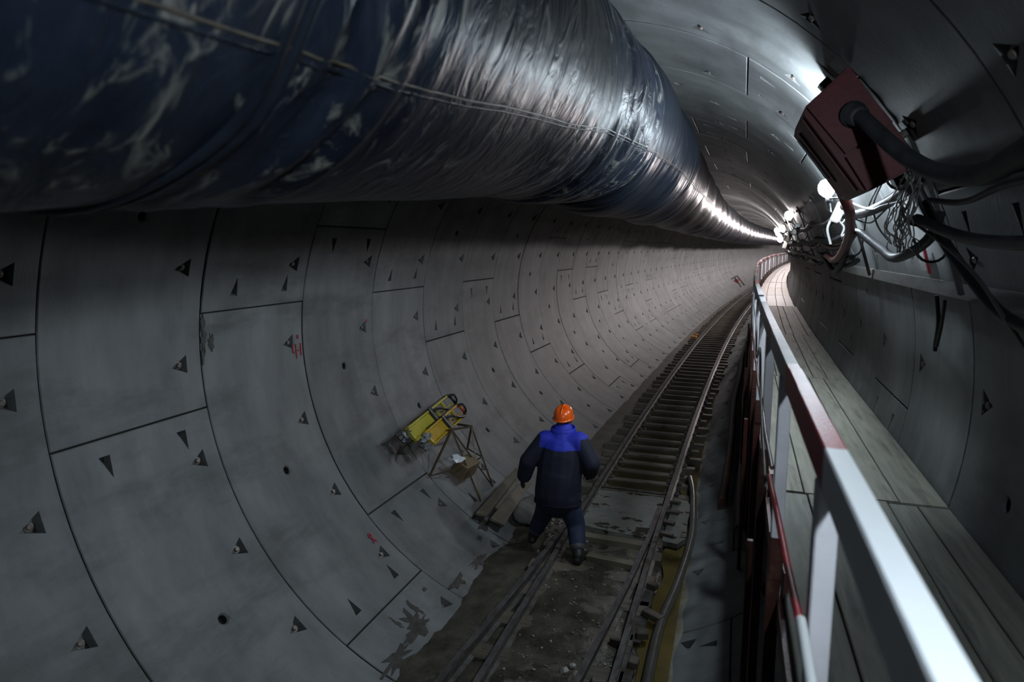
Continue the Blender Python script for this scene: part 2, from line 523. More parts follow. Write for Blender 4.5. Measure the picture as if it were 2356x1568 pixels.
    for mname in ('concrete', 'pocket', 'grout'):
        me.materials.append(MATS[mname])
    me.polygons.foreach_set('material_index', M)
    me.polygons.foreach_set('use_smooth', SM)
    me.update()
    o = bpy.data.objects.new('concrete_segment', me)
    COL.objects.link(o); o.parent = lining
    if -2 <= ring <= 9:
        for b in bolts:
            bb = (b + 180) % 360 - 180
            if -150 < bb < -62 or 15 < bb < 108:
                s = s_base + 0.83 * RW
                p = WC(s, bb, R + 0.022)
                tt = rad(bb)
                nrm = frame(s) @ Vector((-math.sin(tt), -0.35, -math.cos(tt)))
                e = bpy.data.objects.new('bolt', BOLT_ME)
                COL.objects.link(e)
                e.parent = o
                e.location = p
                e.rotation_euler = nrm.to_track_quat('Z', 'Y').to_euler()
    return o


N_RING0, N_RING1 = -2, 47
for ring in range(N_RING0, N_RING1):
    a = KEYS.get(ring)
    if a is None:
        a = random.choice([3, 4, 5, 11, 12, 13, 14, 15, 2])
    js = [a, a + 2, a + 6, a + 10, a + 14, a + 18, a + 22]
    for q in range(6):
        t0, t1 = JOINT0 + js[q] * UNIT, JOINT0 + js[q + 1] * UNIT
        key = q == 0
        ends = [] if key else ([0] if q in (1, 2) else ([0, 1] if q == 3 else [1]))
        segment(ring, t0, t1, ends, key, random.uniform(-0.003, 0.004))

# plain lining behind the camera and far round the bend, and the grout behind the joints
def shell(name, s_a, s_b, r, mat, step=RW, n=66):
    mb = MB()
    ss = np.arange(s_a, s_b + 1e-6, step)
    V = []
    for s in ss:
        t = np.linspace(0, 2 * PI, n, endpoint=False)
        V += WP(np.full(n, s), r * np.sin(t), r * np.cos(t)).tolist()
    F = [(i * n + k, i * n + (k + 1) % n, (i + 1) * n + (k + 1) % n, (i + 1) * n + k) for i in range(len(ss) - 1) for k in range(n)]
    mb.add(V, F, 0, True)
    return obj(name, mb, mat, lining)


tag(shell('grout_layer', S0 + (N_RING0) * RW, S0 + N_RING1 * RW, R + 0.06, 'grout'), 'dark grout showing in the joints')
tag(shell('rear_lining', S0 + (N_RING0 - 6) * RW, S0 + N_RING0 * RW, R, 'concrete'), kind='stuff')
tag(shell('distant_lining', S0 + N_RING1 * RW, S0 + N_RING1 * RW + 76, R, 'concrete'), kind='stuff')

# ------------------------------------------------------------------ floor of the tunnel
def fz(s):
    return np.interp(s, [0, 4, 7, 12, 17, 45], [-2.53, -2.535, -2.55, -2.59, -2.61, -2.61])


def bumps(s, l, sc, seed):
    r = np.random.default_rng(seed)
    v = 0 * s
    for f in (1, 1.9, 3.7, 7.1, 13):
        for _ in range(3):
            a = r.uniform(0, 2 * PI); p = r.uniform(0, 2 * PI)
            v = v + np.sin(sc * f * (s * math.cos(a) + l * math.sin(a)) + p) / f ** 0.8
    return v / 5


def floor_part(name, s_a, s_b, ds, lats, zf, mat, parent):
    ss = np.arange(s_a, s_b + ds / 2, ds)
    S, L = np.meshgrid(ss, lats, indexing='ij')
    Z = zf(S, L)
    P = WP(S.ravel(), L.ravel(), Z.ravel())
    n = len(lats)
    F = [(i * n + k, i * n + k + 1, (i + 1) * n + k + 1, (i + 1) * n + k) for i in range(len(ss) - 1) for k in range(n - 1)]
    mb = MB(); mb.add(P.tolist(), F, 0, True)
    return obj(name, mb, mat, parent)


floor = bpy.data.objects.new('floor', None); COL.objects.link(floor)
tag(floor, 'muddy wet invert under the narrow track', kind='structure')


def mud_z(S, L):
    z = fz(S) + 0.012 * bumps(S, L, 5, 3)
    near = np.clip((8.9 - S) / 0.5, 0, 1)
    mid = np.exp(-((L - 0.12) / 0.5) ** 4)
    z = z + near * mid * (0.075 + 0.022 * bumps(S, L, 11, 5))
    z = z + (0.04 * bumps(S, L, 2.2, 8) + 0.02 * bumps(S, L, 9, 18)) * np.clip((-0.75 - L) / 0.2, 0, 1)
    z = np.maximum(z, fz(S) - 0.03)
    return z - np.clip(L - 0.72, 0, 1) * 0.25


floor_part('mud_bed', -3, 9.2, 0.045, np.linspace(-1.16, 0.98, 48), mud_z, 'mud', floor)
floor_part('mud_bed', 9.2, 26, 0.2, np.linspace(-0.6, 0.98, 14), mud_z, 'mud', floor)
floor_part('mud_bed', 26, 100, 1.0, np.linspace(-0.6, 1.15, 6), lambda S, L: fz(S) + 0 * L, 'mud', floor)
floor_part('silt_bank', 9.0, 26, 0.2, np.linspace(-1.1, -0.56, 8), lambda S, L: fz(S) + 0.03 * np.clip((-0.56 - L) / 0.2, 0, 1) + 0.01 * bumps(S, L, 6, 9), 'silt', floor)
floor_part('silt_bank', 26, 100, 1.0, np.linspace(-1.1, -0.56, 4), lambda S, L: fz(S) + 0.03 + 0 * L, 'silt', floor)
wat = MB()
ss = np.arange(-3, 30, 0.15)
la = 0.80 + 0.03 * np.sin(ss * 3.1) + 0.02 * np.sin(ss * 7.7)
zz = fz(ss) + 0.012
lb = np.sqrt(np.maximum(R * R - zz * zz, 0.5)) + 0.05
Pa = WP(ss, la, zz); Pb = WP(ss, lb, zz)
V = []
for a_, b_ in zip(Pa, Pb):
    V += [tuple(a_), tuple((a_ + b_) / 2), tuple(b_)]
wat.add(V, [(3 * i + k, 3 * i + k + 1, 3 * i + k + 4, 3 * i + k + 3) for i in range(len(ss) - 1) for k in range(2)], 0, True)
tag(obj('drain_water', wat, 'water_yellow'), 'yellow-brown standing water in the gutter right of the track', 'water', kind='stuff')
# water lying between the sleepers
wat = MB()
ss = np.arange(9.0, 40, 0.3)
Pa = WP(ss, -0.27, fz(ss) + 0.055); Pb = WP(ss, 0.64, fz(ss) + 0.055)
V = []
for a_, b_ in zip(Pa, Pb):
    V += [tuple(a_), tuple(b_)]
wat.add(V, [(2 * i, 2 * i + 1, 2 * i + 3, 2 * i + 2) for i in range(len(ss) - 1)], 0, True)
tag(obj('track_water', wat, 'water_dark'), 'dark yellow water standing between the sleepers', 'water', kind='stuff')
# scum line where the water meets the right wall
mb = MB()
ss = np.arange(-2, 14, 0.1)
w_ = 0.035 + 0.02 * np.sin(ss * 2.3) + 0.015 * np.sin(ss * 9.1)
ang0 = np.degrees(np.arctan2(np.sqrt(R * R - (fz(ss) + 0.005) ** 2), fz(ss) + 0.005))
V = []
for s, a0, wd in zip(ss, ang0, w_):
    V += [tuple(WC(s, a0 + 0.3, R - 0.004)), tuple(WC(s, a0 - wd * 2.2 / R * 57.3 * 0.6, R - 0.006))]
mb.add(V, [(2 * i, 2 * i + 1, 2 * i + 3, 2 * i + 2) for i in range(len(ss) - 1)], 0, True)
obj('scum_line', mb, 'scum', floor)

# ------------------------------------------------------------------ narrow gauge track
track = thing('narrow_gauge_track', 'narrow muddy railway track with steel rails and wooden sleepers', 'railway track', W(6, 0.18, -2.5))
RZ = -2.377
RAIL = [(-0.027, 0), (0.027, 0), (0.029, -0.022), (0.009, -0.036), (0.008, -0.098), (0.048, -0.108), (0.048, -0.12),
        (-0.048, -0.12), (-0.048, -0.108), (-0.008, -0.098), (-0.009, -0.036), (-0.029, -0.022)]


def rail(name, ss, lats, dz=0.0):
    mb = MB(); V = []
    n = len(RAIL)
    for s, l in zip(ss, lats):
        for x, z in RAIL:
            V.append(tuple(W(s, l + x, RZ + z + dz)))
    F = [(i * n + k, i * n + (k + 1) % n, (i + 1) * n + (k + 1) % n, (i + 1) * n + k) for i in range(len(ss) - 1) for k in range(n)]
    F += [tuple(range(n)), tuple((len(ss) - 1) * n + k for k in range(n))]
    mb.add(V, F, 0)
    for i in range(len(ss) - 1):
        mb.m[i * n] = 1
    return obj(name, mb, ['rail_steel', 'rail_head'], track)


def rail_run(s_a, s_b, f, step=0.35):
    ss = np.append(np.arange(s_a, s_b, step), s_b)
    rail('rail', ss, [f(s) for s in ss])


rail_run(-2, 6.68, lambda s: -0.295)
for a_, b_ in ((6.72, 12.5), (12.52, 20.5), (20.52, 28.5), (28.52, 45), (45.02, 90)):
    rail_run(a_, b_, lambda s: -0.305)
for a_, b_ in ((-2, 7.2), (7.22, 15.2), (15.22, 23), (23.02, 45), (45.02, 90)):
    rail_run(a_, b_, lambda s: 0.685)
rail_run(-2, 8.35, lambda s: float(np.interp(s, [-2, 3.5, 4.4, 5.2, 5.9, 7, 8.35], [-1.1, -0.64, -0.56, -0.50, -0.445, -0.39, -0.362])))
rail_run(-2, 8.3, lambda s: float(np.interp(s, [-2, 3.5, 4.5, 5.5, 6.5, 7.5, 8.3], [-0.15, 0.33, 0.42, 0.50, 0.572, 0.617, 0.628])))

tie_s = [9.05, 9.48, 9.9, 10.33, 10.78, 11.22, 11.68, 12.2, 12.75, 13.3, 13.85, 14.4]
while tie_s[-1] < 50:
    tie_s.append(tie_s[-1] + 0.53)
for k, s in enumerate(tie_s):
    mb = MB()
    j = random.uniform(-0.05, 0.05); yw = random.uniform(-0.03, 0.03)
    mb.beam(W(s - yw, -0.66 + j, -2.545), W(s + yw, 0.94 + j, -2.545), 0.125 + random.uniform(-0.02, 0.02), 0.10, bev=0.008)
    obj('sleeper', mb, 'tie_wood', track)
    if s < 19:
        for lr in (-0.305, 0.685):
            for sd in (-1, 1):
                mb = MB()
                c = W(s, lr + sd * 0.075, -2.478)
                mb.box(c, (0.06, 0.08, 0.035), frame(s), 0.006)
                mb.box(c + np.array([0, 0, 0.02]), (0.028, 0.028, 0.04), frame(s), 0.004)
                obj('rail_clip', mb, 'rail_steel', track)
# buried sleepers of the near switch
for s in (3.6, 4.25, 4.85, 5.4, 5.95, 6.5, 7.05, 7.4):
    mb = MB()
    j = random.uniform(-0.04, 0.04)
    mb.beam(W(s, -0.58 + j, -2.53), W(s + random.uniform(-.04, .04), 0.76 + j, -2.53), 0.2, 0.11, bev=0.012)
    obj('sleeper', mb, 'tie_wood', track)
for s, l, wd, ln in ((4.62, 0.80, 0.07, 0.15), (5.05, 0.79, 0.10, 0.08), (5.48, 0.80, 0.09, 0.10), (5.80, 0.85, 0.085, 0.19), (6.35, 0.78, 0.07, 0.10),
                     (5.3, 0.60, 0.06, 0.10), (4.7, 0.57, 0.06, 0.12), (7.6, 0.78, 0.07, 0.16), (7.95, 0.77, 0.08, 0.15), (8.3, 0.78, 0.07, 0.17), (8.65, 0.78, 0.08, 0.13)):
    mb = MB()
    mb.box(W(s, l, -2.45), (ln, wd, 0.06), frame(s) @ Matrix.Rotation(random.uniform(-.45, .45), 3, 'Z') @ Matrix.Rotation(random.uniform(-.15, .15), 3, 'Y'), 0.008)
    obj('chock', mb, 'wet_block', track)
# plates under the right rail
for s in (4.4, 5.0, 5.6, 6.2):
    mb = MB(); mb.box(W(s, 0.75, -2.485), (0.10, 0.42, 0.02), frame(s), 0.004); obj('base_plate', mb, 'rail_steel', track)
# switch tie bar
mb = MB(); mb.tube([W(7.32, -0.5, -2.45), W(7.30, 0.70, -2.45)], 0.014, 8); obj('switch_bar', mb, 'rail_steel', track)
mb = MB(); mb.tube([W(8.86, -0.25, -2.42), W(8.84, 0.60, -2.42)], 0.018, 8); obj('switch_bar', mb, 'rail_steel', track)

# pale slabs between and beside the rails
def patch(name, pts, z, th, mat, label, cat, parent=None):
    mb = MB()
    n = len(pts)
    top = [tuple(W(s, l, z)) for s, l in pts]; bot = [tuple(W(s, l, z - th)) for s, l in pts]
    mb.add(top + bot, [tuple(range(n)), tuple(range(2 * n - 1, n - 1, -1))] + [(k, k + n, (k + 1) % n + n, (k + 1) % n) for k in range(n)])
    return tag(obj(name, mb, mat, parent), label, cat)


patch('concrete_slab', [(7.52, -0.24), (7.44, 0.1), (7.40, 0.58), (8.1, 0.62), (8.72, 0.63), (8.76, 0.2), (8.74, -0.25), (8.1, -0.25)], -2.425, 0.07, 'slab',
      'pale stained slab filling the track between the two rails', 'slab')
patch('concrete_slab', [(7.45, 0.745), (7.42, 0.92), (7.6, 1.0), (8.2, 0.98), (8.55, 1.0), (8.8, 0.93), (8.85, 0.75)], -2.46, 0.06, 'slab',
      'broken pale slab outside the right rail beside the gutter hose', 'slab')
patch('timber_plank', [(7.18, -0.2), (7.15, 0.55), (7.26, 0.57), (7.30, -0.2)], -2.415, 0.06, 'board_wood', 'brownish plank across the track just before the pale slab', 'plank')
patch('timber_plank', [(6.72, 0.02), (6.66, 0.58), (6.76, 0.6), (6.82, 0.02)], -2.425, 0.06, 'board_wood', 'short plank across the track beside the worker\'s right boot', 'plank')

# hose in the gutter
mb = MB()
pts = smooth_path([W(s, l, z) for s, l, z in ((9.75, 0.88, -2.47), (9.3, 0.95, -2.46), (8.65, 1.01, -2.47), (7.7, 1.06, -2.48), (6.6, 1.01, -2.48), (5.75, 0.93, -2.48), (5.05, 0.92, -2.48),
                                             (4.0, 0.93, -2.48), (2.5, 0.95, -2.48))], 6)
mb.tube(pts, 0.045, 10)
tag(obj('drain_hose', mb, 'hose_grey'), 'thick grey hose lying in the yellow gutter water', 'hose')
# pebbles
mb = MB()
def pebble(mb, p, r):
    bm = bmesh.new(); bmesh.ops.create_icosphere(bm, subdivisions=1, radius=r)
    for v in bm.verts:
        v.co *= random.uniform(0.7, 1.15); v.co.z *= 0.7
    bm.verts.index_update()
    mb.add([(v.co + Vector(p))[:] for v in bm.verts], [[v.index for v in f.verts] for f in bm.faces]); bm.free()
for _ in range(45):
    s, l = random.gauss(7.45, 0.28), random.gauss(-0.50, 0.07); pebble(mb, W(s, l, -2.50), random.uniform(0.012, 0.026))
for _ in range(260):
    s = random.uniform(3.2, 8.2); l = random.uniform(-0.25, 0.62); z = float(mud_z(np.array(s), np.array(l))); pebble(mb, W(s, l, z + 0.004), random.uniform(0.006, 0.018))
for _ in range(90):
    s = random.uniform(3.2, 8.9); l = random.uniform(0.74, 1.0); pebble(mb, W(s, l, -2.53 - 0.02), random.uniform(0.01, 0.024))
tag(obj('gravel', mb, 'pebble'), 'scattered wet gravel in the mud along the near track', 'gravel', kind='stuff')
for q, (s, l, r) in enumerate(((4.75, 0.28, .05), (4.85, 0.33, .035), (3.95, 0.22, 0.05), (4.35, -0.12, 0.03), (4.3, 0.30, 0.045))):
    mb = MB(); pebble(mb, W(s, l, -2.45), r)
    tag(obj('stone', mb, 'pebble'), 'small pale stone lying in the mud between the near rails', 'stone', 'stones in the near mud')
mb = MB(); mb.box(W(25.9, -0.58, -2.50), (0.22, 0.3, 0.14), frame(26), 0.03); mb.box(W(26.1, -0.52, -2.41), (0.12, 0.2, 0.08), frame(26) @ Matrix.Rotation(0.5, 3, 'Z'), 0.02)
tag(obj('orange_brick', mb, 'orange_block'), 'small orange lump beside the left rail far down the track', 'block')

# ------------------------------------------------------------------ ventilation duct
DK = [-6, 0, 2, 4, 7, 12, 22, 45, 110]
DA = [0.02, 0.02, 0.03, 0.06, 0.22, 0.13, -0.04, -0.2, -0.2]
DB = [1.60, 1.62, 1.75, 1.93, 1.92, 1.97, 1.95, 1.85, 1.85]
DR = 0.72
duct = thing('ventilation_duct', 'huge black wrinkled fabric ventilation duct hanging under the tunnel crown', 'duct', W(3, 0.05, 1.1))
JS = [-5.5, 1.17, 5.42, 11.4, 17.7, 22.5, 27, 31.5, 36, 40.5, 45, 50, 55, 60, 66, 72, 80, 95]
_fr = [(rng.uniform(3, 9), rng.uniform(0, 6.3), rng.uniform(0.5, 2.2), rng.uniform(0, 6.3), int(rng.integers(1, 4))) for _ in range(14)]


def duct_r(S, T):
    """radius with transverse folds that gather near the joints"""
    w = 0 * S
    for f, p, b, q, k in _fr:
        w = w + np.sin(2 * PI * f * S * 0.85 + p + b * np.sin(k * T + q) + 0.8 * np.sin(1.7 * S))
    w = w / 14 ** 0.5
    d = np.min(np.abs(S[..., None] - np.array(JS)), -1)
    amp = 0.0008 + 0.008 * np.exp(-(d / 0.3) ** 2) * np.where(S > 3, 1, 0.2) + 0.016 * np.exp(-((S - 1.45) / 0.28) ** 2) + 0.013 * np.exp(-((S - 4.6) / 0.85) ** 2) + 0.004 * np.exp(-((S - 7.5) / 2.2) ** 2)
    amp = amp * (0.35 + 0.65 * (0.5 + 0.5 * np.cos(T - rad(120))))
    pinch = 0.028 * np.exp(-(d / 0.10) ** 2) * np.where(S > 3, 1, 0.6)
    slow = 0.018 * np.sin(2.1 * S + 2 * T) + 0.012 * np.sin(3.7 * S - 3 * T + 1)
    return DR + amp * w - pinch + slow * np.clip((S - 1) / 3, 0.3, 1)


def duct_pt(S, T, extra=0.0):
    r = duct_r(S, T) + extra
    a = np.interp(S, DK, DA); b = np.interp(S, DK, DB)
    return WP(S.ravel(), (a + r * np.sin(T)).ravel(), (b + r * np.cos(T)).ravel())


for a_, b_ in zip(JS[:-1], JS[1:]):
    ds = 0.03 if -0.6 < a_ < 11 else (0.1 if a_ < 25 else 0.3)
    if a_ < 0: ds = 0.06
    n = 96 if a_ < 11 else 48
    ss = np.linspace(a_, b_, max(3, int((b_ - a_) / ds)))
    t = np.linspace(0, 2 * PI, n, endpoint=False)
    S, T = np.meshgrid(ss, t, indexing='ij')
    P = duct_pt(S, T)
    F = [(i * n + k, i * n + (k + 1) % n, (i + 1) * n + (k + 1) % n, (i + 1) * n + k) for i in range(len(ss) - 1) for k in range(n)]
    mb = MB(); mb.add(P.tolist(), F, 0, True)
    obj('duct_section', mb, 'tarp_dusty' if a_ < 4 else 'tarp', duct)
for j in JS[1:14]:
    # folded joint band
    n = 72 if j < 12 else 36
    prof = [(-0.045, -0.006), (-0.035, 0.012), (-0.018, 0.014), (-0.008, 0.0), (0.0, -0.004), (0.008, 0.016), (0.022, 0.018), (0.034, -0.006)] if j < 3 else [(-0.03, 0.002), (-0.015, 0.016), (0.015, 0.016), (0.03, 0.002)]
    t = np.linspace(0, 2 * PI, n, endpoint=False)
    V = []
    for ds_, e in prof:
        S = j + ds_ + 0.035 * np.sin(t * 1 + 1.0) * (1 if j < 3 else 0) + 0.008 * np.sin(5 * t + j) + 0.006 * np.sin(11 * t)
        V += duct_pt(S, t, e + 0.006 * np.sin(7 * t + 3 * j)).tolist()
    F = [(i * n + k, i * n + (k + 1) % n, (i + 1) * n + (k + 1) % n, (i + 1) * n + k) for i in range(len(prof) - 1) for k in range(n)]
    mb = MB(); mb.add(V, F, 0, True)
    obj('joint_band', mb, 'tarp', duct)
# stitched lengthwise seam
sk = [-3, 0.8, 1.2, 1.62, 2.3, 3.2, 5.3, 9.2, 14.4, 30]
sa = [127, 127, 127, 126, 123.5, 123, 114.5, 112, 107, 104]
for off in (0.0, 0.9):
    mb = MB()
    ss = np.arange(-2, 18, 0.06)
    an = np.interp(ss, sk, sa) + off * 1.7
    T = np.radians(an)
    c = duct_pt(ss, T, 0.001)
    lo = duct_pt(ss, T + rad(0.33), 0.001); hi = duct_pt(ss, T - rad(0.33), 0.001); mid = duct_pt(ss, T, 0.005)
    V = []
    for p, q, r_ in zip(lo, mid, hi):
        V += [tuple(p), tuple(q), tuple(r_)]
    mb.add(V, [(3 * i + k, 3 * i + k + 1, 3 * i + k + 4, 3 * i + k + 3) for i in range(len(ss) - 1) for k in range(2)], 0, True)
    obj('seam', mb, 'tarp_seam' if off == 0 else 'tarp', duct)
for s in [0.3, 2.9, 5.2, 7.6] + list(np.arange(11.4, 60, 4.5)):
    a = float(np.interp(s, DK, DA)); b = float(np.interp(s, DK, DB))
    mb = MB(); mb.tube([W(s, a, b + DR - 0.03), W(s, a, math.sqrt(R * R - a * a) + 0.02)], 0.006, 6); obj('hanger', mb, 'steel_dark', duct)

# ------------------------------------------------------------------ walkway
DZ = -0.6
walk = thing('plank_walkway', 'raised walkway of grey wooden planks along the right wall', 'walkway', W(3, 2.15, DZ - 0.1))
sections = [(-3.2, 0.6), (0.61, 4.28), (4.29, 8.3), (8.31, 12.4), (12.41, 18.4)]
while sections[-1][1] < 84:
    sections.append((sections[-1][1] + 0.01, sections[-1][1] + 4.2))
rows = {0: [1.70, 1.915, 2.13, 2.35, 2.505, 2.672], 1: [1.70, 1.90, 2.10, 2.265, 2.42, 2.672], 2: [1.72, 1.92, 2.12, 2.32, 2.47, 2.672], 3: [1.72, 1.90, 2.21, 2.34, 2.56, 2.672]}
for k, (a_, b_) in enumerate(sections):
    row = rows[0] if k < 2 else (rows[1] if k == 2 else (rows[2] if k == 3 else rows[3]))
    if k >= 5: row = [1.72, 1.95, 2.2, 2.42, 2.62]
    for l0, l1 in zip(row[:-1], row[1:]):
        mb = MB()
        n = max(2, int((b_ - a_) / 1.0))
        dz0, dz1 = random.uniform(-0.006, 0.004), random.uniform(-0.006, 0.004)
        g0 = 0.0025 + random.uniform(0, 0.002)
        e0, e1 = a_ + random.uniform(0, 0.02), b_ - random.uniform(0, 0.02)
        ss = np.linspace(e0, e1, n + 1)
        V = []
        for i, s in enumerate(ss):
            z = DZ + dz0 + (dz1 - dz0) * i / n
            wob = 0.004 * math.sin(s * 1.3)
            for l, zz_ in ((l0 + g0, z - 0.005), (l0 + g0 + 0.005, z), (l1 - g0 - 0.005, z), (l1 - g0, z - 0.005), (l1 - g0, z - 0.045), (l0 + g0, z - 0.045)):
                V.append(tuple(W(s, l + wob, zz_)))
        F = [(i * 6 + q, i * 6 + (q + 1) % 6, (i + 1) * 6 + (q + 1) % 6, (i + 1) * 6 + q) for i in range(n) for q in range(6)]
        F += [tuple(range(6)), tuple(n * 6 + q for q in range(6))]
        mb.add(V, F, 0)
        obj('plank', mb, 'deck_wood_old_dim' if k < 2 else ('deck_wood' if k < 5 else 'deck_wood_far_dim'), walk)
# bearer and legs under the deck
POSTS = [0.25, 1.65, 3.0, 4.36, 5.8]
while POSTS[-1] < 78:
    POSTS.append(POSTS[-1] + (1.42 if POSTS[-1] < 14 else 2.84))
mb = MB()
ss = np.arange(-3, 80, 1.0)
for a_, b_ in zip(ss[:-1], ss[1:]):
    mb.beam(W(a_, 1.70, DZ - 0.10), W(b_, 1.70, DZ - 0.10), 0.05, 0.10)
obj('edge_beam', mb, 'rust_red', walk)
for k, s in enumerate(POSTS):
    if s > 45: break
    mb = MB(); mb.beam(W(s + 0.1, 1.70, DZ - 0.17), W(s + 0.1, 2.60, DZ - 0.17), 0.06, 0.08); obj('cross_beam', mb, 'rust_red', walk)
    mb = MB(); l = 1.655
    mb.beam(W(s, l, -0.42), W(s, l, -math.sqrt(R * R - l * l) + 0.01), 0.055, 0.055, upv=(1, 0, 0), bev=0.004)
    mb.beam(W(s, l + 0.05, -0.78), W(s + 0.02, l + 0.05, -0.52), 0.02, 0.12, upv=(0, 1, 0))
    obj('support_leg', mb, 'rust_red', walk)
    if k % 2 == 0:
        mb = MB(); l = 1.58
        mb.beam(W(s + 0.75, l, -0.72), W(s + 0.75, l, -math.sqrt(R * R - l * l) + 0.01), 0.035, 0.035, upv=(1, 0, 0), bev=0.003)
        obj('brace_leg', mb, 'rust_red', walk)

# ------------------------------------------------------------------ handrail
hr = thing('handrail', 'steel handrail painted in white and red bands along the walkway', 'railing', W(2, 1.66, DZ))
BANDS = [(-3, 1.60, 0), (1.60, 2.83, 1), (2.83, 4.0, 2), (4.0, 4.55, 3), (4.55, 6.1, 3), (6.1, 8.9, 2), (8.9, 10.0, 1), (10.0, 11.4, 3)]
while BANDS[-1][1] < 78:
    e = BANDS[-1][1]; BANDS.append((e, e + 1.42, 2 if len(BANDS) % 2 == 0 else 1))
HZ = 0.44


def top_rail(s_a, s_b, dl=0.0, dz=0.0):
    mb = MB()
    cuts = sorted({s_a, s_b} | {c for b in BANDS for c in b[:2] if s_a < c < s_b} | set(np.arange(math.ceil(s_a / 0.7) * 0.7, s_b, 0.7).tolist()))
    cuts = [c for i, c in enumerate(cuts) if i == 0 or c - cuts[i - 1] > 1e-4]
    prof = [(-0.025, -0.004), (-0.021, 0), (0.021, 0), (0.025, -0.004), (0.025, -0.1), (-0.025, -0.1)]
    n = len(prof); V = []
    for s in cuts:
        for x, z in prof:
            V.append(tuple(W(s, 1.6655 + x + dl, HZ + z + dz)))
    o = len(mb.v)
    mb.v.extend(V)
    for i in range(len(cuts) - 1):
        mid = (cuts[i] + cuts[i + 1]) / 2
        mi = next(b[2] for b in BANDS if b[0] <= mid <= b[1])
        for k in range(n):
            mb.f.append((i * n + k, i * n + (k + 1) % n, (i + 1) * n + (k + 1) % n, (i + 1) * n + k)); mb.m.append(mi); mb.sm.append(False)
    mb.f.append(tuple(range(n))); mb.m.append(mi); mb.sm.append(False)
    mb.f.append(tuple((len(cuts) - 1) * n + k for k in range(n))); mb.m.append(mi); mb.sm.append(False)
    obj('top_rail', mb, ['paint_white', 'paint_red', 'paint_white_worn_dim', 'paint_shaded'], hr)


top_rail(-2.8, 2.66)
top_rail(2.67, 6.75, 0.003, -0.012)
top_rail(6.78, 10.9, -0.003, 0.0)
top_rail(10.95, 15.1, 0.0, 0.0)
e = 15.15
while e < 70:
    top_rail(e, e + 4.2, random.uniform(-.01, .01), random.uniform(-.012, .012)); e += 4.25
for k, s in enumerate(POSTS):
    if s > 70: break
    mb = MB()
    wd = 0.062
    mb.beam(W(s, 1.66, -0.40), W(s, 1.66, HZ - 0.095), 0.05, wd, upv=(0, 1, 0), bev=0.004)
    obj('post', mb, 'paint_post', hr)
    mb = MB(); mb.box(W(s, 1.66, -0.46), (0.058, 0.068, 0.2), frame(s), 0.006); obj('post_foot', mb, 'rust_red', hr)
# sagging rod between the posts, red and white
rod = [(-1.2, 0.05, 0), (0.25, 0.06, 0), (0.95, 0.0, 0), (1.6, 0.02, 0)]
mb = MB(); mb.tube(smooth_path([W(s, 1.615, z) for s, z, _ in rod], 6), 0.012, 8); obj('mid_rod', mb, 'paint_white', hr)
mb = MB(); mb.tube(smooth_path([W(s, 1.612, z) for s, z in ((1.6, 0.02), (1.95, -0.01), (2.4, -0.035), (2.95, -0.08))], 6), 0.011, 8); obj('mid_rod', mb, 'paint_red', hr)
for a_, b_ in zip(POSTS[2:20], POSTS[3:21]):
    mb = MB(); mb.tube([W(a_, 1.625, -0.06), W((a_ + b_) / 2, 1.625, -0.09), W(b_, 1.625, -0.05)], 0.01, 6); obj('mid_rod', mb, 'rust_red', hr)
# thin cable tied along the rail
mb = MB()
pts = smooth_path([W(s, 1.60, z) for s, z in ((6.6, 0.36), (5.4, 0.30), (4.9, 0.13), (4.36, 0.27), (4.0, 0.12), (3.5, -0.02), (3.05, -0.1), (2.98, -0.14))], 6)
mb.tube(pts, 0.007, 6)
tag(obj('thin_cable', mb, 'wire_grey'), 'thin grey cable tied along the outer side of the handrail', 'cable')

# pipes on the right invert below the walkway
for ang, r, rp, mat, lab in ((148.2, 2.66, 0.055, 'rust_red', 'dark red pipe nearest the gutter below the walkway'),
                             (142.5, 2.64, 0.065, 'rust_red', 'dark red pipe between two pipes below the walkway'),
                             (136.0, 2.62, 0.09, 'rubber', 'thick black pipe highest up the wall below the walkway')):
    mb = MB()
    s_a = 8.4 if ang > 147 else (7.2 if ang > 140 else 5.5)
    ss = np.arange(s_a, 70, 1.0)
    mb.tube([WC(s, ang + 0.5 * math.sin(s), r) for s in ss], rp, 10)
    tag(obj('floor_pipe', mb, mat), lab, 'pipe')
mb = MB(); mb.tube(smooth_path([WC(s, a, 2.66) for s, a in ((10, 141), (8.4, 143.5), (7.2, 143), (6.4, 139), (5.7, 134), (5.0, 128))], 6), 0.07, 10)
tag(obj('floor_hose', mb, 'rubber_dusty'), 'dusty black hose climbing the wall under the walkway', 'hose')

# ------------------------------------------------------------------ right wall: batten, brackets, cables
mb = MB()
ss = np.arange(-2, 60, 0.8)
for a_, b_ in zip(ss[:-1], ss[1:]):
    mb.beam(WC(a_, 76.4, R - 0.02), WC(b_, 76.4, R - 0.02), 0.035, 0.085)
tag(obj('wall_batten', mb, 'batten'), 'long grey batten fixed along the right wall below the cables', 'batten')

BR = [1.5, 4.25, 7.05, 9.75, 12.45]
while BR[-1] < 50:
    BR.append(BR[-1] + 2.71)


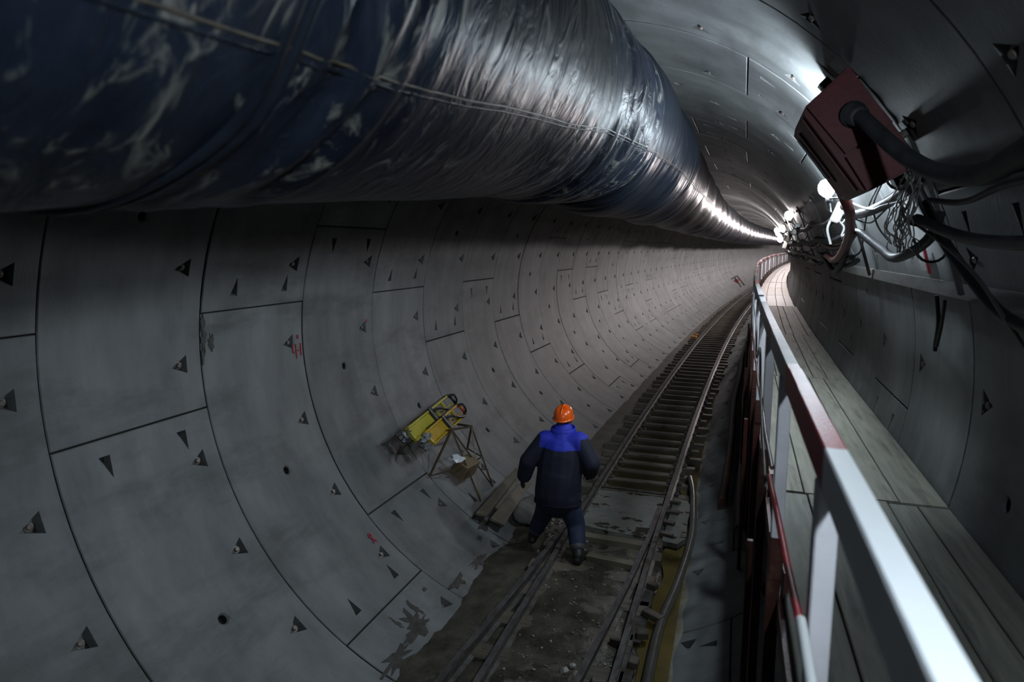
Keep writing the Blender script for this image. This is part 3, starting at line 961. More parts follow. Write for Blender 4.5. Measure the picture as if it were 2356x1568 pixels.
def bracket(s, lab):
    t = thing('cable_bracket', lab, 'bracket', WC(s, 67, R), 'cable brackets on the right wall')
    mb = MB()
    pts = [WC(s, a, r) for a, r in ((57, R - 0.012), (60.5, R - 0.03), (64, R - 0.05), (70, R - 0.06), (76.5, R - 0.06))]
    for p, q in zip(pts[:-1], pts[1:]):
        mb.beam(p, q, 0.05, 0.022, upv=WC(s, 66, 1.0) - WC(s, 66, 2.0), bev=0.002)
    obj('bar', mb, 'steel_dark', t)
    mb = MB()
    n = WC(s, 56.6, 1.0) - WC(s, 56.6, 2.0)
    mb.lathe([(0.075, 0), (0.075, 0.012), (0.0, 0.012)], WC(s, 56.6, R), n, 6, smooth=False)
    obj('flange', mb, 'steel_dark', t)
    mb = MB(); mb.lathe([(0.022, 0), (0.022, 0.03), (0.014, 0.036)], WC(s, 56.6, R - 0.012), n, 8, smooth=False); obj('bolt', mb, 'bolt_steel', t)
    for a in (61.5, 66.2, 70.8):
        p0 = Vector(WC(s, a, R - 0.07))
        inn = (frame(s) @ Vector((-1, 0, 0)))
        mb = MB()
        arc = [p0 + inn * (0.075 - 0.075 * math.cos(q)) + Vector((0, 0, -0.075 * math.sin(q))) for q in np.linspace(0, PI * 1.05, 10)]
        arc.append(arc[-1] + Vector((0, 0, 0.04)) + inn * 0.02)
        mb.tube(arc, 0.008, 6)
        obj('hook', mb, 'steel_dark', t)
    return t


names = ['black wall bracket nearest the camera, partly out of frame', 'black wall bracket right of the cable coil beside the small sign',
         'black wall bracket behind the hanging red hose', 'third black bracket along the wall, beyond the lamp', 'fourth black bracket along the wall, beyond the lamp']
for k, s in enumerate(BR):
    bracket(s, names[k] if k < 5 else 'small dark cable bracket in the far row on the right wall')


def long_cable(angs, r, rad_, mat, label, s_a, s_b, sag):
    mb = MB()
    pts = []
    for k in range(len(BR) - 1):
        a_, b_ = BR[k], BR[k + 1]
        if b_ < s_a or a_ > s_b: continue
        sg = sag * random.uniform(0.6, 1.4)
        for i in range(8):
            t = i / 8
            a = angs + sg * 4 * t * (1 - t) * 57.3 / R
            pts.append(WC(a_ + (b_ - a_) * t, a, r))
    mb.tube(pts, rad_, 8)
    return tag(obj('cable', mb, mat), label, 'cable')


long_cable(62.5, 2.60, 0.036, 'rubber', 'thick black cable on the top row of hooks', 6, 48, 0.06)
long_cable(67.4, 2.585, 0.042, 'rubber_dusty', 'thickest grey dusty cable on the middle hooks', 8.5, 48, 0.05)
long_cable(68.4, 2.62, 0.03, 'hose_red', 'dark red hose lying on the middle hooks', 8.5, 48, 0.07)
long_cable(72.1, 2.585, 0.028, 'rubber', 'black cable on the lowest hooks', 9.7, 48, 0.05)
long_cable(73.0, 2.62, 0.025, 'rubber_dusty', 'thin dusty cable on the lowest hooks', 8.5, 48, 0.09)


def cable(pts, r, mat, label, name='cable', n=7, seg=9):
    mb = MB(); mb.tube(smooth_path(pts, n), r, seg)
    return tag(obj(name, mb, mat), label, 'cable' if 'hose' not in name else 'hose')


cable([WC(s, a, r) for s, a, r in ((4.16, 51.4, 2.57), (4.06, 52.6, 2.57), (3.9, 55.0, 2.55), (3.7, 57.6, 2.53), (3.5, 59.8, 2.52), (3.25, 61.5, 2.51), (2.95, 62.6, 2.50), (2.67, 63.0, 2.50), (2.38, 62.4, 2.50), (1.5, 60.5, 2.52), (0.3, 62, 2.50), (-1.2, 62.6, 2.52), (-2.8, 61, 2.52))],
      0.040, 'rubber_dusty', 'thick black armoured cable drooping from the red box out of frame')
cable([WC(s, a, r) for s, a, r in ((4.9, 57.0, 2.44), (5.28, 59.0, 2.47), (5.37, 62.0, 2.47), (5.59, 64.2, 2.47), (5.98, 66.6, 2.48), (6.67, 69.3, 2.50), (7.49, 71.8, 2.52), (8.27, 72.9, 2.54), (8.9, 72.0, 2.56))],
      0.036, 'hose_red', 'brown-red hose hanging from the red box down the wall', name='hanging_hose')
cable([WC(s, a, r) for s, a, r in ((4.1, 66.5, 2.66), (4.2, 68.6, 2.62), (4.46, 70.2, 2.57), (4.86, 71.1, 2.53), (5.17, 69.8, 2.53), (5.55, 67.9, 2.53), (5.8, 66.7, 2.53), (6.09, 66.8, 2.53), (6.68, 68.7, 2.54), (7.35, 72.1, 2.55), (7.95, 74.9, 2.55), (8.6, 76.1, 2.56), (9.2, 74.3, 2.57), (9.75, 72.0, 2.58))],
      0.03, 'rubber', 'glossy black cable looping over the hooks below the lamp')
cable([WC(s, a, 2.62) for s, a in ((4.12, 62), (4.1, 66), (4.0, 70), (3.85, 72.5), (3.6, 75.5), (3.4, 77), (3.0, 78))], 0.028, 'rubber', 'black cable falling past the nearest bracket')
cable([WC(s, a, 2.6) for s, a in ((4.5, 66), (4.0, 69.5), (3.6, 73), (3.3, 77.5), (3.0, 80), (2.2, 79))], 0.009, 'wire_grey', 'thin grey wire sagging across the dark right wall')
cable([WC(s, a, 2.62) for s, a in ((4.0, 64.5), (3.5, 65.5), (3.0, 64.8), (2.5, 64.8), (1.5, 65), (0.2, 66), (-1.2, 65), (-2.8, 65.6))], 0.014, 'rubber', 'thin black cable just under the thick drooping cable')
cable([WC(s, a, 2.58) for s, a in ((4.2, 66.2), (3.6, 68.6), (3.0, 69.5), (2.4, 69.2), (1.5, 68.0), (0.2, 69.4), (-1.2, 68), (-2.8, 69))], 0.028, 'rubber', 'heavy black cable running out of frame on the right')
# coil of thin wires hung beside the red box
coil = thing('wire_coil', 'loose bundle of thin grey wires hung right of the red box', 'wire coil', WC(4.1, 66, 2.55))
for k in range(20):
    mb = MB()
    s0, a0 = random.gauss(3.86, 0.09), random.gauss(61.2, 0.6)
    s1, a1 = random.gauss(4.68, 0.14), random.gauss(70.2, 0.8)
    wd = random.uniform(0.2, 0.75)
    pts = []
    for q in np.linspace(0, 1, 9):
        b = math.sin(PI * q)
        pts.append(WC(s0 + (s1 - s0) * q + wd * 0.5 * b * random.choice((1, 1, 0.8)) * (0.7 if k % 2 else -0.7), a0 + (a1 - a0) * q ** 0.9, 2.56 - 0.05 * b + random.uniform(-.02, .02)))
    mb.tube(smooth_path(pts, 4), 0.0036, 5)
    obj('wire_strand', mb, 'wire_grey', coil)
# thin wires under the red box
for k, (P_, lab) in enumerate((
        (((4.86, 60.8), (5.39, 62.8), (5.93, 66.1), (6.34, 69.3)), 'thin black wire slanting down behind the bulb cord'),
        (((4.47, 59.7), (5.25, 63.0), (5.43, 66.5), (5.21, 69.4)), 'thin black wire curving behind the coil'),
        (((6.9, 61.0), (6.35, 64.0), (5.7, 65.7), (5.11, 64.6), (4.75, 63.7)), 'thin black wire sagging below the white cable'))):
    cable([WC(s, a, 2.6) for s, a in P_], 0.006, 'rubber', lab, n=6, seg=6)
cable([WC(s, a, 2.55) for s, a in ((6.6, 59.0), (6.13, 59.7), (5.78, 61.1), (5.32, 62.9), (5.01, 63.5), (4.67, 63.4), (4.33, 63.5), (4.1, 63.4))], 0.009, 'cable_white', 'white cable running right from the bulb below the red box', n=6, seg=6)
# hanging loose tool straps
mb = MB(); mb.tube(smooth_path([WC(s, a, 2.62) for s, a in ((4.45, 76.5), (4.5, 80), (4.6, 83.0), (4.62, 84.2))], 5), 0.012, 6)
mb.tube(smooth_path([WC(s, a, 2.62) for s, a in ((4.3, 77), (4.45, 80.5), (4.58, 83.5))], 5), 0.01, 6)
tag(obj('hanging_strap', mb, 'rubber'), 'black strap hanging from the wall batten', 'strap')
# small sign
sg = thing('small_sign', 'small white and red label fixed to the wall near the hooks', 'sign', WC(5.15, 73.2, 2.72))
mb = MB(); c = WC(5.03, 72.9, 2.72); rot = frame(5.12) @ Matrix.Rotation(rad(-16), 3, 'Y')
mb.box(c, (0.012, 0.19, 0.14), rot, 0.002); obj('plate', mb, 'sign_white', sg)
mb = MB(); mb.box(WC(4.93, 72.5, 2.715), (0.014, 0.04, 0.2), rot, 0.002); obj('red_edge', mb, 'sign_red', sg)

# ------------------------------------------------------------------ red box
rb = thing('red_box', 'dark red steel electrical box bolted high on the right wall', 'electrical box', WC(4.55, 53.5, 2.7))


def ring_box(mb, s0, s1, a0, a1, r0, r1, cham=0.0, mi=0):
    """box in wall coordinates; the inner long edges may be chamfered"""
    prof = [(a0, r1), (a0, r0 + cham), (a0 + cham * 57.3 / R, r0), (a1 - cham * 57.3 / R, r0), (a1, r0 + cham), (a1, r1)] if cham else [(a0, r1), (a0, r0), (a1, r0), (a1, r1)]
    n = len(prof)
    V = [tuple(WC(s, a, r)) for s in (s0, s1) for a, r in prof]
    mb.add(V, [tuple(range(n)), tuple(reversed(range(n, 2 * n)))] + [(k, k + n, (k + 1) % n + n, (k + 1) % n) for k in range(n)], mi)


mb = MB(); ring_box(mb, 4.22, 4.98, 46.6, 60.6, 2.40, 2.722, 0.035); obj('housing', mb, 'box_red', rb)
mb = MB(); ring_box(mb, 4.185, 4.22, 46.9, 54.8, 2.43, 2.70); obj('end_cover', mb, 'box_red', rb)
mb = MB(); ring_box(mb, 4.17, 4.22, 55.2, 60.3, 2.42, 2.68); obj('end_door', mb, 'box_red', rb)
mb = MB(); ring_box(mb, 4.30, 4.90, 47.4, 59.8, 2.385, 2.41, 0.012); obj('cover', mb, 'box_red', rb)
mb = MB(); ring_box(mb, 4.74, 4.80, 48.6, 56.2, 2.365, 2.39); obj('grip', mb, 'paint_white_worn_dim', rb)
mb = MB(); ring_box(mb, 4.60, 4.66, 48.2, 57.2, 2.37, 2.39); obj('rib', mb, 'box_red', rb)
for a_, b_, s_ in ((44.6, 46.7, 4.36), (44.6, 46.7, 4.84), (60.5, 62.6, 4.36), (60.5, 62.6, 4.84)):
    mb = MB(); ring_box(mb, s_ - 0.05, s_ + 0.05, a_, b_, 2.68, 2.745); obj('mount', mb, 'steel_dark', rb)
mb = MB()
ax = Vector(WC(4.0, 53.0, 2.57)) - Vector(WC(4.2, 51.2, 2.57))
mb.lathe([(0.07, 0), (0.07, 0.03), (0.055, 0.035), (0.055, 0.10), (0.043, 0.11)], WC(4.187, 51.2, 2.57), ax, 14)
obj('cable_gland', mb, 'rubber_dusty', rb)

# ------------------------------------------------------------------ lamps
def lamp(k, s, lat, z, strength, colour, label):
    t = thing('light_bulb', label, 'lamp', W(s, lat, z), 'bare bulbs along the right wall')
    mname = 'bulb_glow_%d' % k
    emis(mname, colour, strength)
    mb = MB()
    ax = frame(s) @ Vector((0.25, 0.0, -1.0))
    mb.lathe([(0.0, -0.085), (0.04, -0.076), (0.068, -0.045), (0.08, 0.0), (0.072, 0.04), (0.045, 0.075), (0.03, 0.085)], W(s, lat, z), ax, 14)
    obj('bulb', mb, mname, t)
    mb = MB(); c0 = Vector(W(s, lat, z)); axn = ax.normalized()
    mb.lathe([(0.032, 0.085), (0.032, 0.14), (0.02, 0.15)], c0, axn, 10); obj('socket', mb, 'plastic_black', t)
    p = c0 + axn * 0.15
    th = math.atan2(lat, z)
    wl = Vector(WC(s + 0.15, math.degrees(th) + 7, R - 0.02))
    mb = MB(); mb.tube(smooth_path([p, p + axn * 0.12, p + axn * 0.16 + (wl - p) * 0.4, wl], 5), 0.008, 6); obj('cord', mb, 'cable_white', t)
    return t


lamp_labels = ['bulb on the right wall just behind the camera', 'bright bare bulb just below the red box', 'bulb hidden from view behind the red box', 'upper bulb of the far cluster beyond the red box',
               'middle bulb of the far cluster beyond the red box', 'lowest bulb of the far cluster beyond the red box']
for k, (s, lat, z, st, c) in enumerate(LAMPS):
    lamp(k, s, lat, z, st, c, lamp_labels[k] if k < 6 else 'distant bulb hidden round the bend on the right wall')
# switch box on its cord
sb = thing('switch_box', 'white plastic junction box hanging beside the lamp cord', 'junction box', W(6.15, 2.2, 1.08))
mb = MB(); c = Vector(WC(6.15, 62.0, 2.5)); rot = frame(6.15) @ Matrix.Rotation(rad(20), 3, 'Y')
mb.box(c, (0.075, 0.06, 0.17), rot, 0.012); obj('case', mb, 'plastic_white', sb)
mb = MB(); mb.lathe([(0.022, 0), (0.022, 0.02), (0.014, 0.022)], c + rot @ Vector((0.01, -0.03, 0.05)), rot @ Vector((0, -1, 0)), 10); obj('knob', mb, 'plastic_black', sb)
mb = MB(); mb.tube([c + rot @ Vector((0.0, 0, 0.085)), c + rot @ Vector((-0.05, 0, 0.14))], 0.012, 6); obj('gland', mb, 'orange_red', sb)
mb = MB(); mb.tube(smooth_path([c + rot @ Vector((-0.03, 0, -0.08)), c + rot @ Vector((-0.02, 0, -0.16)), c + rot @ Vector((0.05, 0, -0.26))], 5), 0.011, 7); obj('cable_tail', mb, 'cable_white', sb)
mb = MB(); mb.tube(smooth_path([c + rot @ Vector((0.03, 0, -0.06)), c + rot @ Vector((0.09, 0, -0.1)), c + rot @ Vector((0.1, 0, -0.17)), c + rot @ Vector((0.13, 0, -0.13))], 5), 0.009, 7); obj('cable_tail', mb, 'cable_white', sb)
# far cluster fittings
for k, (s, lat, z) in enumerate(((12.6, 2.28, 1.2), (15.7, 2.3, 1.1), (18.6, 2.32, 0.95))):
    mb = MB(); mb.box(W(s, lat, z), (0.1, 0.1, 0.2), frame(s) @ Matrix.Rotation(0.3, 3, 'Y'), 0.015)
    tag(obj('junction_box', mb, 'plastic_white'), ['white junction box by the upper far bulb', 'white junction box by the middle far bulb', 'white junction box by the lowest far bulb'][k], 'junction box')

# ------------------------------------------------------------------ rescue rack with stretchers on the left wall
rack = thing('wire_rack', 'brown angle-iron rack standing against the left wall', 'rack', W(7.5, -1.6, -2.2))
T1 = W(7.24, -1.79, -1.32); T2 = W(7.86, -1.79, -1.44); T3 = W(7.35, -2.25, -1.47); T4 = W(8.05, -2.25, -1.47)
F1 = W(7.44, -1.50, -2.27); F2 = W(7.95, -1.53, -2.26); F3 = W(7.0, -1.98, -1.85); F4 = W(8.2, -2.0, -1.86)
for p, q in ((T1, F1), (T2, F2), (T1, F3), (T2, F4)):
    mb = MB(); mb.beam(p, q, 0.022, 0.022); obj('leg', mb, 'steel_brown', rack)
for p, q in ((T1, T2), (T1, T3), (T2, T4), (T3, T4)):
    mb = MB(); mb.beam(p, q, 0.03, 0.022); obj('top_bar', mb, 'steel_brown', rack)
for p, q in ((T1, F2), (T2, F1), (F3, W(7.34, -1.64, -1.8)), (F4, W(7.9, -1.66, -1.85)), (W(7.34, -1.64, -1.8), W(7.9, -1.66, -1.85))):
    mb = MB(); mb.beam(p, q, 0.014, 0.014); obj('brace', mb, 'steel_brown', rack)


def stretcher(a, b, upn, half, body, label, endmat):
    """folded stretcher: two tubes with end bends, a slab of webbing, a black strap and hoses; a = low end, b = high end"""
    a, b = Vector(a), Vector(b)
    t = thing('folded_stretcher', label, 'stretcher', (a + b) / 2, 'folded stretchers on the rack')
    y = (b - a).normalized(); n = Vector(upn); n = (n - y * n.dot(y)).normalized(); x = y.cross(n)
    L = (b - a).length
    for sd in (-1, 1):
        for h in (0.0, 0.07):
            mb = MB()
            mb.tube([a + x * sd * half + n * h, b + x * sd * half + n * h], 0.018, 8)
            obj('pole', mb, body, t)
    mb = MB()
    arc = [b + x * half * math.cos(q) + y * half * 0.75 * math.sin(q) + n * 0.05 for q in np.linspace(0, PI, 9)]
    mb.tube(arc, 0.022, 8); obj('end_bend', mb, endmat, t)
    mb = MB(); mb.beam(a + y * 0.05 + n * 0.035, a + y * L * 0.56 + n * 0.035, half * 1.85, 0.06, upv=n, bev=0.012); obj('bed', mb, body, t)
    for q in (0.62, 0.8):
        mb = MB(); mb.beam(a + y * L * q - x * half + n * 0.05, a + y * L * q + x * half + n * 0.05, 0.03, 0.03, upv=n); obj('cross_bar', mb, body, t)
    mb = MB(); mb.tube([a + y * L * 0.66 + n * 0.02 + x * (0.3 * half), b + n * 0.02 + x * (0.3 * half)], 0.014, 8); obj('pole', mb, body, t)
    mb = MB(); mb.beam(a + y * L * 0.5 - x * (half + 0.03) + n * 0.04, a + y * L * 0.5 + x * (half + 0.03) + n * 0.04, 0.07, 0.15, upv=n, bev=0.01); obj('strap', mb, 'plastic_black', t)
    mb = MB()
    mb.tube(smooth_path([a + y * L * q + x * half * u + n * h for q, u, h in ((0.5, -0.9, 0.09), (0.6, -0.2, 0.14), (0.75, 0.6, 0.12), (0.9, 1.0, 0.1), (1.02, 0.6, 0.1), (1.05, -0.5, 0.1), (0.95, -1.0, 0.08))], 5), 0.016, 7)
    obj('loop_strap', mb, 'plastic_black', t)
    mb = MB()
    mb.tube(smooth_path([a + y * L * q + x * half * u + n * h for q, u, h in ((0.15, -1.25, 0.05), (0.4, -1.2, 0.06), (0.55, -1.2, 0.07), (0.9, -1.25, 0.06), (1.04, -0.9, 0.05))], 5), 0.012, 7)
    obj('edge_strap', mb, 'plastic_black', t)
    # crumpled foil and splayed feet at the low end
    mb = MB()
    for k in range(9):
        c = a + y * random.uniform(-0.06, 0.06) + x * random.uniform(-half, half) + n * random.uniform(0, 0.09)
        d = Vector((random.uniform(-1, 1), random.uniform(-1, 1), random.uniform(-1, 1))).normalized()
        e_ = d.cross(n).normalized()
        r_ = random.uniform(0.03, 0.07)
        mb.add([c + d * r_, c + e_ * r_ * 0.6, c - d * r_ * 0.7, c - e_ * r_ * 0.5, c + n * 0.03], [(0, 1, 4), (1, 2, 4), (2, 3, 4), (3, 0, 4), (3, 2, 1, 0)])
    obj('foil_wrap', mb, 'foil', t)
    mb = MB()
    for k in range(6):
        p = a + x * (half * (-1 + 0.4 * k)) + n * 0.02
        mb.beam(p, p - y * random.uniform(0.06, 0.12) + x * random.uniform(-.05, .05) - n * 0.04, 0.035, 0.02, upv=n)
    obj('feet', mb, 'plastic_black', t)
    return t


nrm = Vector(W(7.3, -1.0, -0.35)) - Vector(W(7.3, -2.1, -1.3))
stretcher(WC(6.62, -121.8, 2.44), WC(8.0, -118.6, 2.48), nrm, 0.085, 'yellow_gloss', 'lemon yellow folded stretcher with black straps leaning on the left wall', 'plastic_black')
stretcher(WC(6.80, -125.3, 2.37), WC(7.95, -122.6, 2.40), nrm, 0.085, 'amber_gloss', 'amber folded stretcher with red rounded end on the rack', 'orange_red')
mb = MB()
mb.box(W(7.47, -1.72, -1.86), (0.20, 0.30, 0.22), frame(7.4) @ Matrix.Rotation(-0.2, 3, 'Z') @ Matrix.Rotation(0.5, 3, 'Y'), 0.006)
tag(obj('cardboard_box', mb, 'cardboard'), 'brown box wedged under the rack on the left wall', 'box')
mb = MB()
bm = bmesh.new(); bmesh.ops.create_icosphere(bm, subdivisions=2, radius=0.1)
for v in bm.verts:
    v.co *= random.uniform(0.6, 1.2); v.co.z *= 0.5
bm.verts.index_update(); c = Vector(W(7.28, -1.74, -1.69))
mb.add([(v.co + c)[:] for v in bm.verts], [[v.index for v in f.verts] for f in bm.faces]); bm.free()
tag(obj('plastic_sheet', mb, 'sheet_white'), 'crumpled white plastic on the brown box', 'plastic sheet')
# boards lying on the wall below the rack
def board(corners, label, mat='board_wood', th=0.03):
    mb = MB()
    top = [Vector(WC(s, a, r)) for s, a, r in corners]
    nn = (top[1] - top[0]).cross(top[3] - top[0]).normalized()
    if nn.dot(Vector(W(7.5, 0, 0)) - top[0]) < 0: nn = -nn
    bot = [p - nn * th for p in top]
    mb.add(top + bot, [(0, 1, 2, 3), (7, 6, 5, 4)] + [(k, k + 4, (k + 1) % 4 + 4, (k + 1) % 4) for k in range(4)])
    return tag(obj('timber_board', mb, mat), label, 'board')


board([(8.6, -147.0, 2.62), (8.55, -149.3, 2.60), (7.06, -151.0, 2.60), (7.02, -148.2, 2.64)], 'wide wooden board on the left wall under the rack legs')
board([(8.5, -151.2, 2.60), (8.45, -153.8, 2.60), (7.12, -156.0, 2.62), (7.08, -152.0, 2.62)], 'lower wooden board on the left wall beside the worker')
board([(8.4, -149.6, 2.57), (8.4, -150.6, 2.57), (7.3, -152.0, 2.585), (7.3, -151.0, 2.585)], 'narrow slat lying across the two wooden boards')
mb = MB()
bm = bmesh.new(); bmesh.ops.create_uvsphere(bm, u_segments=20, v_segments=12, radius=1)
for v in bm.verts:
    x_, y_, z_ = v.co
    f = 1 + 0.06 * math.sin(5 * x_ + 3 * y_) + 0.05 * math.sin(9 * y_ + 4 * z_)
    sq = lambda q: math.copysign(abs(q) ** 0.7, q)
    v.co = Vector((0.16 * sq(x_) * f, 0.42 * sq(y_) * f, 0.04 * sq(z_) * f))
bmesh.ops.transform(bm, matrix=(frame(7.8) @ Matrix.Rotation(rad(-26), 3, 'Y').inverted()).to_4x4(), verts=bm.verts)
bmesh.ops.translate(bm, vec=Vector(W(7.85, -0.98, -2.47)), verts=bm.verts)
bm.verts.index_update()
mb.add([v.co[:] for v in bm.verts], [[v.index for v in f.verts] for f in bm.faces], 0, True); bm.free()
tag(obj('cement_sack', mb, 'sack'), 'stained grey sack lying against the wall left of the worker', 'sack')
mb = MB(); ss_ = [(61.0, -2.14, -1.70), (62.6, -2.14, -1.70)]
fr = thing('wire_rack', 'tiny dark rack on the left wall far round the bend', 'rack', W(60, -1.6, -2.2))
P1, P2, Q1, Q2 = W(59.0, -1.95, -1.55), W(61.0, -1.95, -1.55), W(58.6, -1.35, -2.38), W(61.4, -1.35, -2.38)
for p, q in ((P1, Q1), (P2, Q2), (P1, P2)):
    mb = MB(); mb.beam(p, q, 0.07, 0.07); obj('leg', mb, 'steel_brown', fr)
mb = MB(); mb.box(W(60.0, -1.85, -1.95), (0.3, 0.8, 0.3), frame(60), 0.02); obj('red_bag', mb, 'sign_red', fr)

# red paint marks on the lining
def stroke(name, strokes, s0, a0, size, label, w=0.012):
    mb = MB()
    for st in strokes:
        pts = []
        for u, v in st:
            pts.append((s0 + u * size, a0 + v * size * 57.3 / R))
        for (s1, a1), (s2, a2) in zip(pts[:-1], pts[1:]):
            d = np.array([s2 - s1, (a2 - a1) * R / 57.3]); d = d / (np.linalg.norm(d) + 1e-9); px, py = -d[1] * w / 2, d[0] * w / 2
            q = [(s1 + px, a1 + py * 57.3 / R), (s1 - px, a1 - py * 57.3 / R), (s2 - px, a2 - py * 57.3 / R), (s2 + px, a2 + py * 57.3 / R)]
            mb.add([WC(s, a, R - 0.006) for s, a in q] + [WC(s, a, R - 0.001) for s, a in q], [(0, 1, 2, 3), (4, 7, 6, 5), (0, 4, 5, 1), (1, 5, 6, 2), (2, 6, 7, 3), (3, 7, 4, 0)])
    return tag(obj(name, mb, 'paint_mark'), label, 'paint mark')


stroke('painted_number', [[(0, 1), (0.05, 0.35), (0.45, 0.35)], [(0.4, 1), (0.42, 0), (0.4, -0.15)], [(0.6, 0.45), (0.8, 0.45)], [(1.0, 1.0), (1.0, 0.0)]], 5.53, -94.3, 0.13,
       'red hand-painted number 4-1 on the lining beside a joint')
stroke('painted_dot', [[(0, 0), (0.1, 0.5)], [(0.1, 0), (0, 0.5)]], 5.62, -90.6, 0.08, 'red painted dot above the number on the lining', 0.02)
stroke('painted_loop', [[(0.0, 0.3), (0.15, 0.5), (0.3, 0.3), (0.15, 0.1), (0.0, 0.3)], [(0.15, 0.1), (0.35, -0.3)], [(0.15, 0.1), (0.0, -0.3)]], 5.5, -136.6, 0.14, 'small red painted loop low on the left wall', 0.014)
stroke('painted_dot', [[(0, 0), (0.05, 0.4)], [(0.06, 0), (0.03, 0.4)]], 6.93, -90.0, 0.09, 'red painted dot by the joint farther along the wall', 0.02)

# spalled edge beside a joint and mud splashed up the left wall: thin irregular patches
def blot(name, s0, a0, ws, wa, seed, mat, parent, spikes=0.35):
    r_ = random.Random(seed)
    n = 22
    pts = []
    for k in range(n):
        t = 2 * PI * k / n
        m = 1 + r_.uniform(-spikes, spikes)
        pts.append((s0 + ws * m * math.cos(t), a0 + wa * m * math.sin(t)))
    mb = MB()
    V = [WC(s0, a0, R - 0.0045)] + [WC(s, a, R - 0.0035) for s, a in pts] + [WC(s, a, R + 0.004) for s, a in pts]
    mb.add(V, [(0, 1 + k, 1 + (k + 1) % n) for k in range(n)] + [(1 + k, 1 + n + k, 1 + n + (k + 1) % n, 1 + (k + 1) % n) for k in range(n)])
    return obj(name, mb, mat, parent)


for q, (s0, a0, ws, wa) in enumerate(((4.375, -84.6, 0.022, 1.5), (4.385, -87.4, 0.03, 1.8), (4.37, -90.2, 0.018, 1.2), (4.47, -88.0, 0.03, 1.4))):
    blot('spall', s0, a0, ws, wa, q, 'wet_concrete', lining, 0.45)
for q, (s0, a0, ws, wa) in enumerate(((5.05, -154.2, 0.10, 2.4), (5.2, -152.6, 0.03, 2.0), (4.9, -152.0, 0.025, 1.4), (5.0, -155.5, 0.2, 1.6), (5.9, -155.6, 0.14, 1.3), (6.4, -156.0, 0.16, 1.2), (4.55, -156.2, 0.2, 1.2),
                                      (7.1, -151.0, 0.12, 1.6), (6.8, -153.0, 0.05, 0.7), (5.5, -151.5, 0.03, 0.5))):
    blot('mud_splash', s0, a0, ws, wa, 40 + q, 'wet_mud', floor, 0.55)

# ------------------------------------------------------------------ the worker
def capsule(mb, p, q, r1, r2, flat=1.0, side=None, seg=14, rings=5):
    """tapered capsule; flat squashes it along the direction across 'side'"""
    p, q = Vector(p), Vector(q)
    d = (q - p); L = d.length; d.normalize()
    sv = Vector(side) if side is not None else (Vector((1, 0, 0)) if abs(d.x) < 0.8 else Vector((0, 1, 0)))
    x = (sv - d * sv.dot(d)).normalized(); y = d.cross(x)
    prof = [(r1 * math.sin(PI / 2 * i / rings), -r1 * math.cos(PI / 2 * i / rings)) for i in range(rings)] + [(r1, 0), (r2, L)] + \
           [(r2 * math.cos(PI / 2 * i / rings), L + r2 * math.sin(PI / 2 * i / rings)) for i in range(1, rings + 1)]
    V = []
    for r_, h in prof:
        for k in range(seg):
            t = 2 * PI * k / seg
            V.append(p + d * h + x * math.cos(t) * max(r_, 1e-4) + y * math.sin(t) * max(r_, 1e-4) * flat)
    n = len(prof)
    F = [(i * seg + k, i * seg + (k + 1) % seg, (i + 1) * seg + (k + 1) % seg, (i + 1) * seg + k) for i in range(n - 1) for k in range(seg)]
    F.append(tuple(reversed(range(seg)))); F.append(tuple((n - 1) * seg + k for k in range(seg)))
    mb.add(V, F, 0, True)


def fused(name, mb, mats, parent, voxel=0.014, smooth=6, paint=None):
    """fuse overlapping shapes into one continuous skin (voxel remesh), smooth it, colour faces by position"""
    tmp = bpy.data.objects.new('tmp', make_mesh('tmp', mb, mats[0]))
    COL.objects.link(tmp)
    m = tmp.modifiers.new('r', 'REMESH'); m.mode = 'VOXEL'; m.voxel_size = voxel
    m2 = tmp.modifiers.new('s', 'SMOOTH'); m2.iterations = smooth; m2.factor = 0.5
    dg = bpy.context.evaluated_depsgraph_get(); dg.update()
    me = bpy.data.meshes.new_from_object(tmp.evaluated_get(dg))
    bpy.data.objects.remove(tmp)
    me.name = name
    me.materials.clear()
    for q in mats:
        me.materials.append(MATS[q])
    off = root_loc(parent)
    mi = []
    for p in me.polygons:
        mi.append(paint(p.center) if paint else 0)
    me.polygons.foreach_set('material_index', mi)
    me.polygons.foreach_set('use_smooth', [True] * len(me.polygons))
    me.transform(Matrix.Translation(-off))
    me.update()
    o = bpy.data.objects.new(name, me); COL.objects.link(o); o.parent = parent
    return o


person = thing('person', 'worker in navy jacket and orange hard hat walking away beside the track', 'person', W(6.8, -0.32, -2.5))
J = {k: Vector(W(s, l, z)) for k, (s, l, z) in dict(
    pelvis=(6.80, -0.325, -1.80), waist=(6.80, -0.315, -1.62), chest=(6.84, -0.30, -1.36), upper=(6.87, -0.295, -1.20), neck=(6.90, -0.30, -1.12), neck2=(6.93, -0.305, -1.04),
    head=(6.95, -0.31, -0.975),
    shl=(6.86, -0.485, -1.215), ell=(6.80, -0.665, -1.455), hal=(6.86, -0.735, -1.665),
    shr=(6.86, -0.105, -1.195), elr=(6.80, 0.045, -1.405), har=(6.98, -0.01, -1.575),
    hpl=(6.82, -0.42, -1.84), knl=(6.98, -0.545, -2.14), anl=(6.99, -0.665, -2.40),
    hpr=(6.80, -0.215, -1.84), knr=(6.84, -0.125, -2.14), anr=(6.62, -0.045, -2.38)).items()}
X = frame(6.8) @ Vector((1, 0, 0)); Yv = frame(6.8) @ Vector((0, 1, 0)); Z = Vector((0, 0, 1))
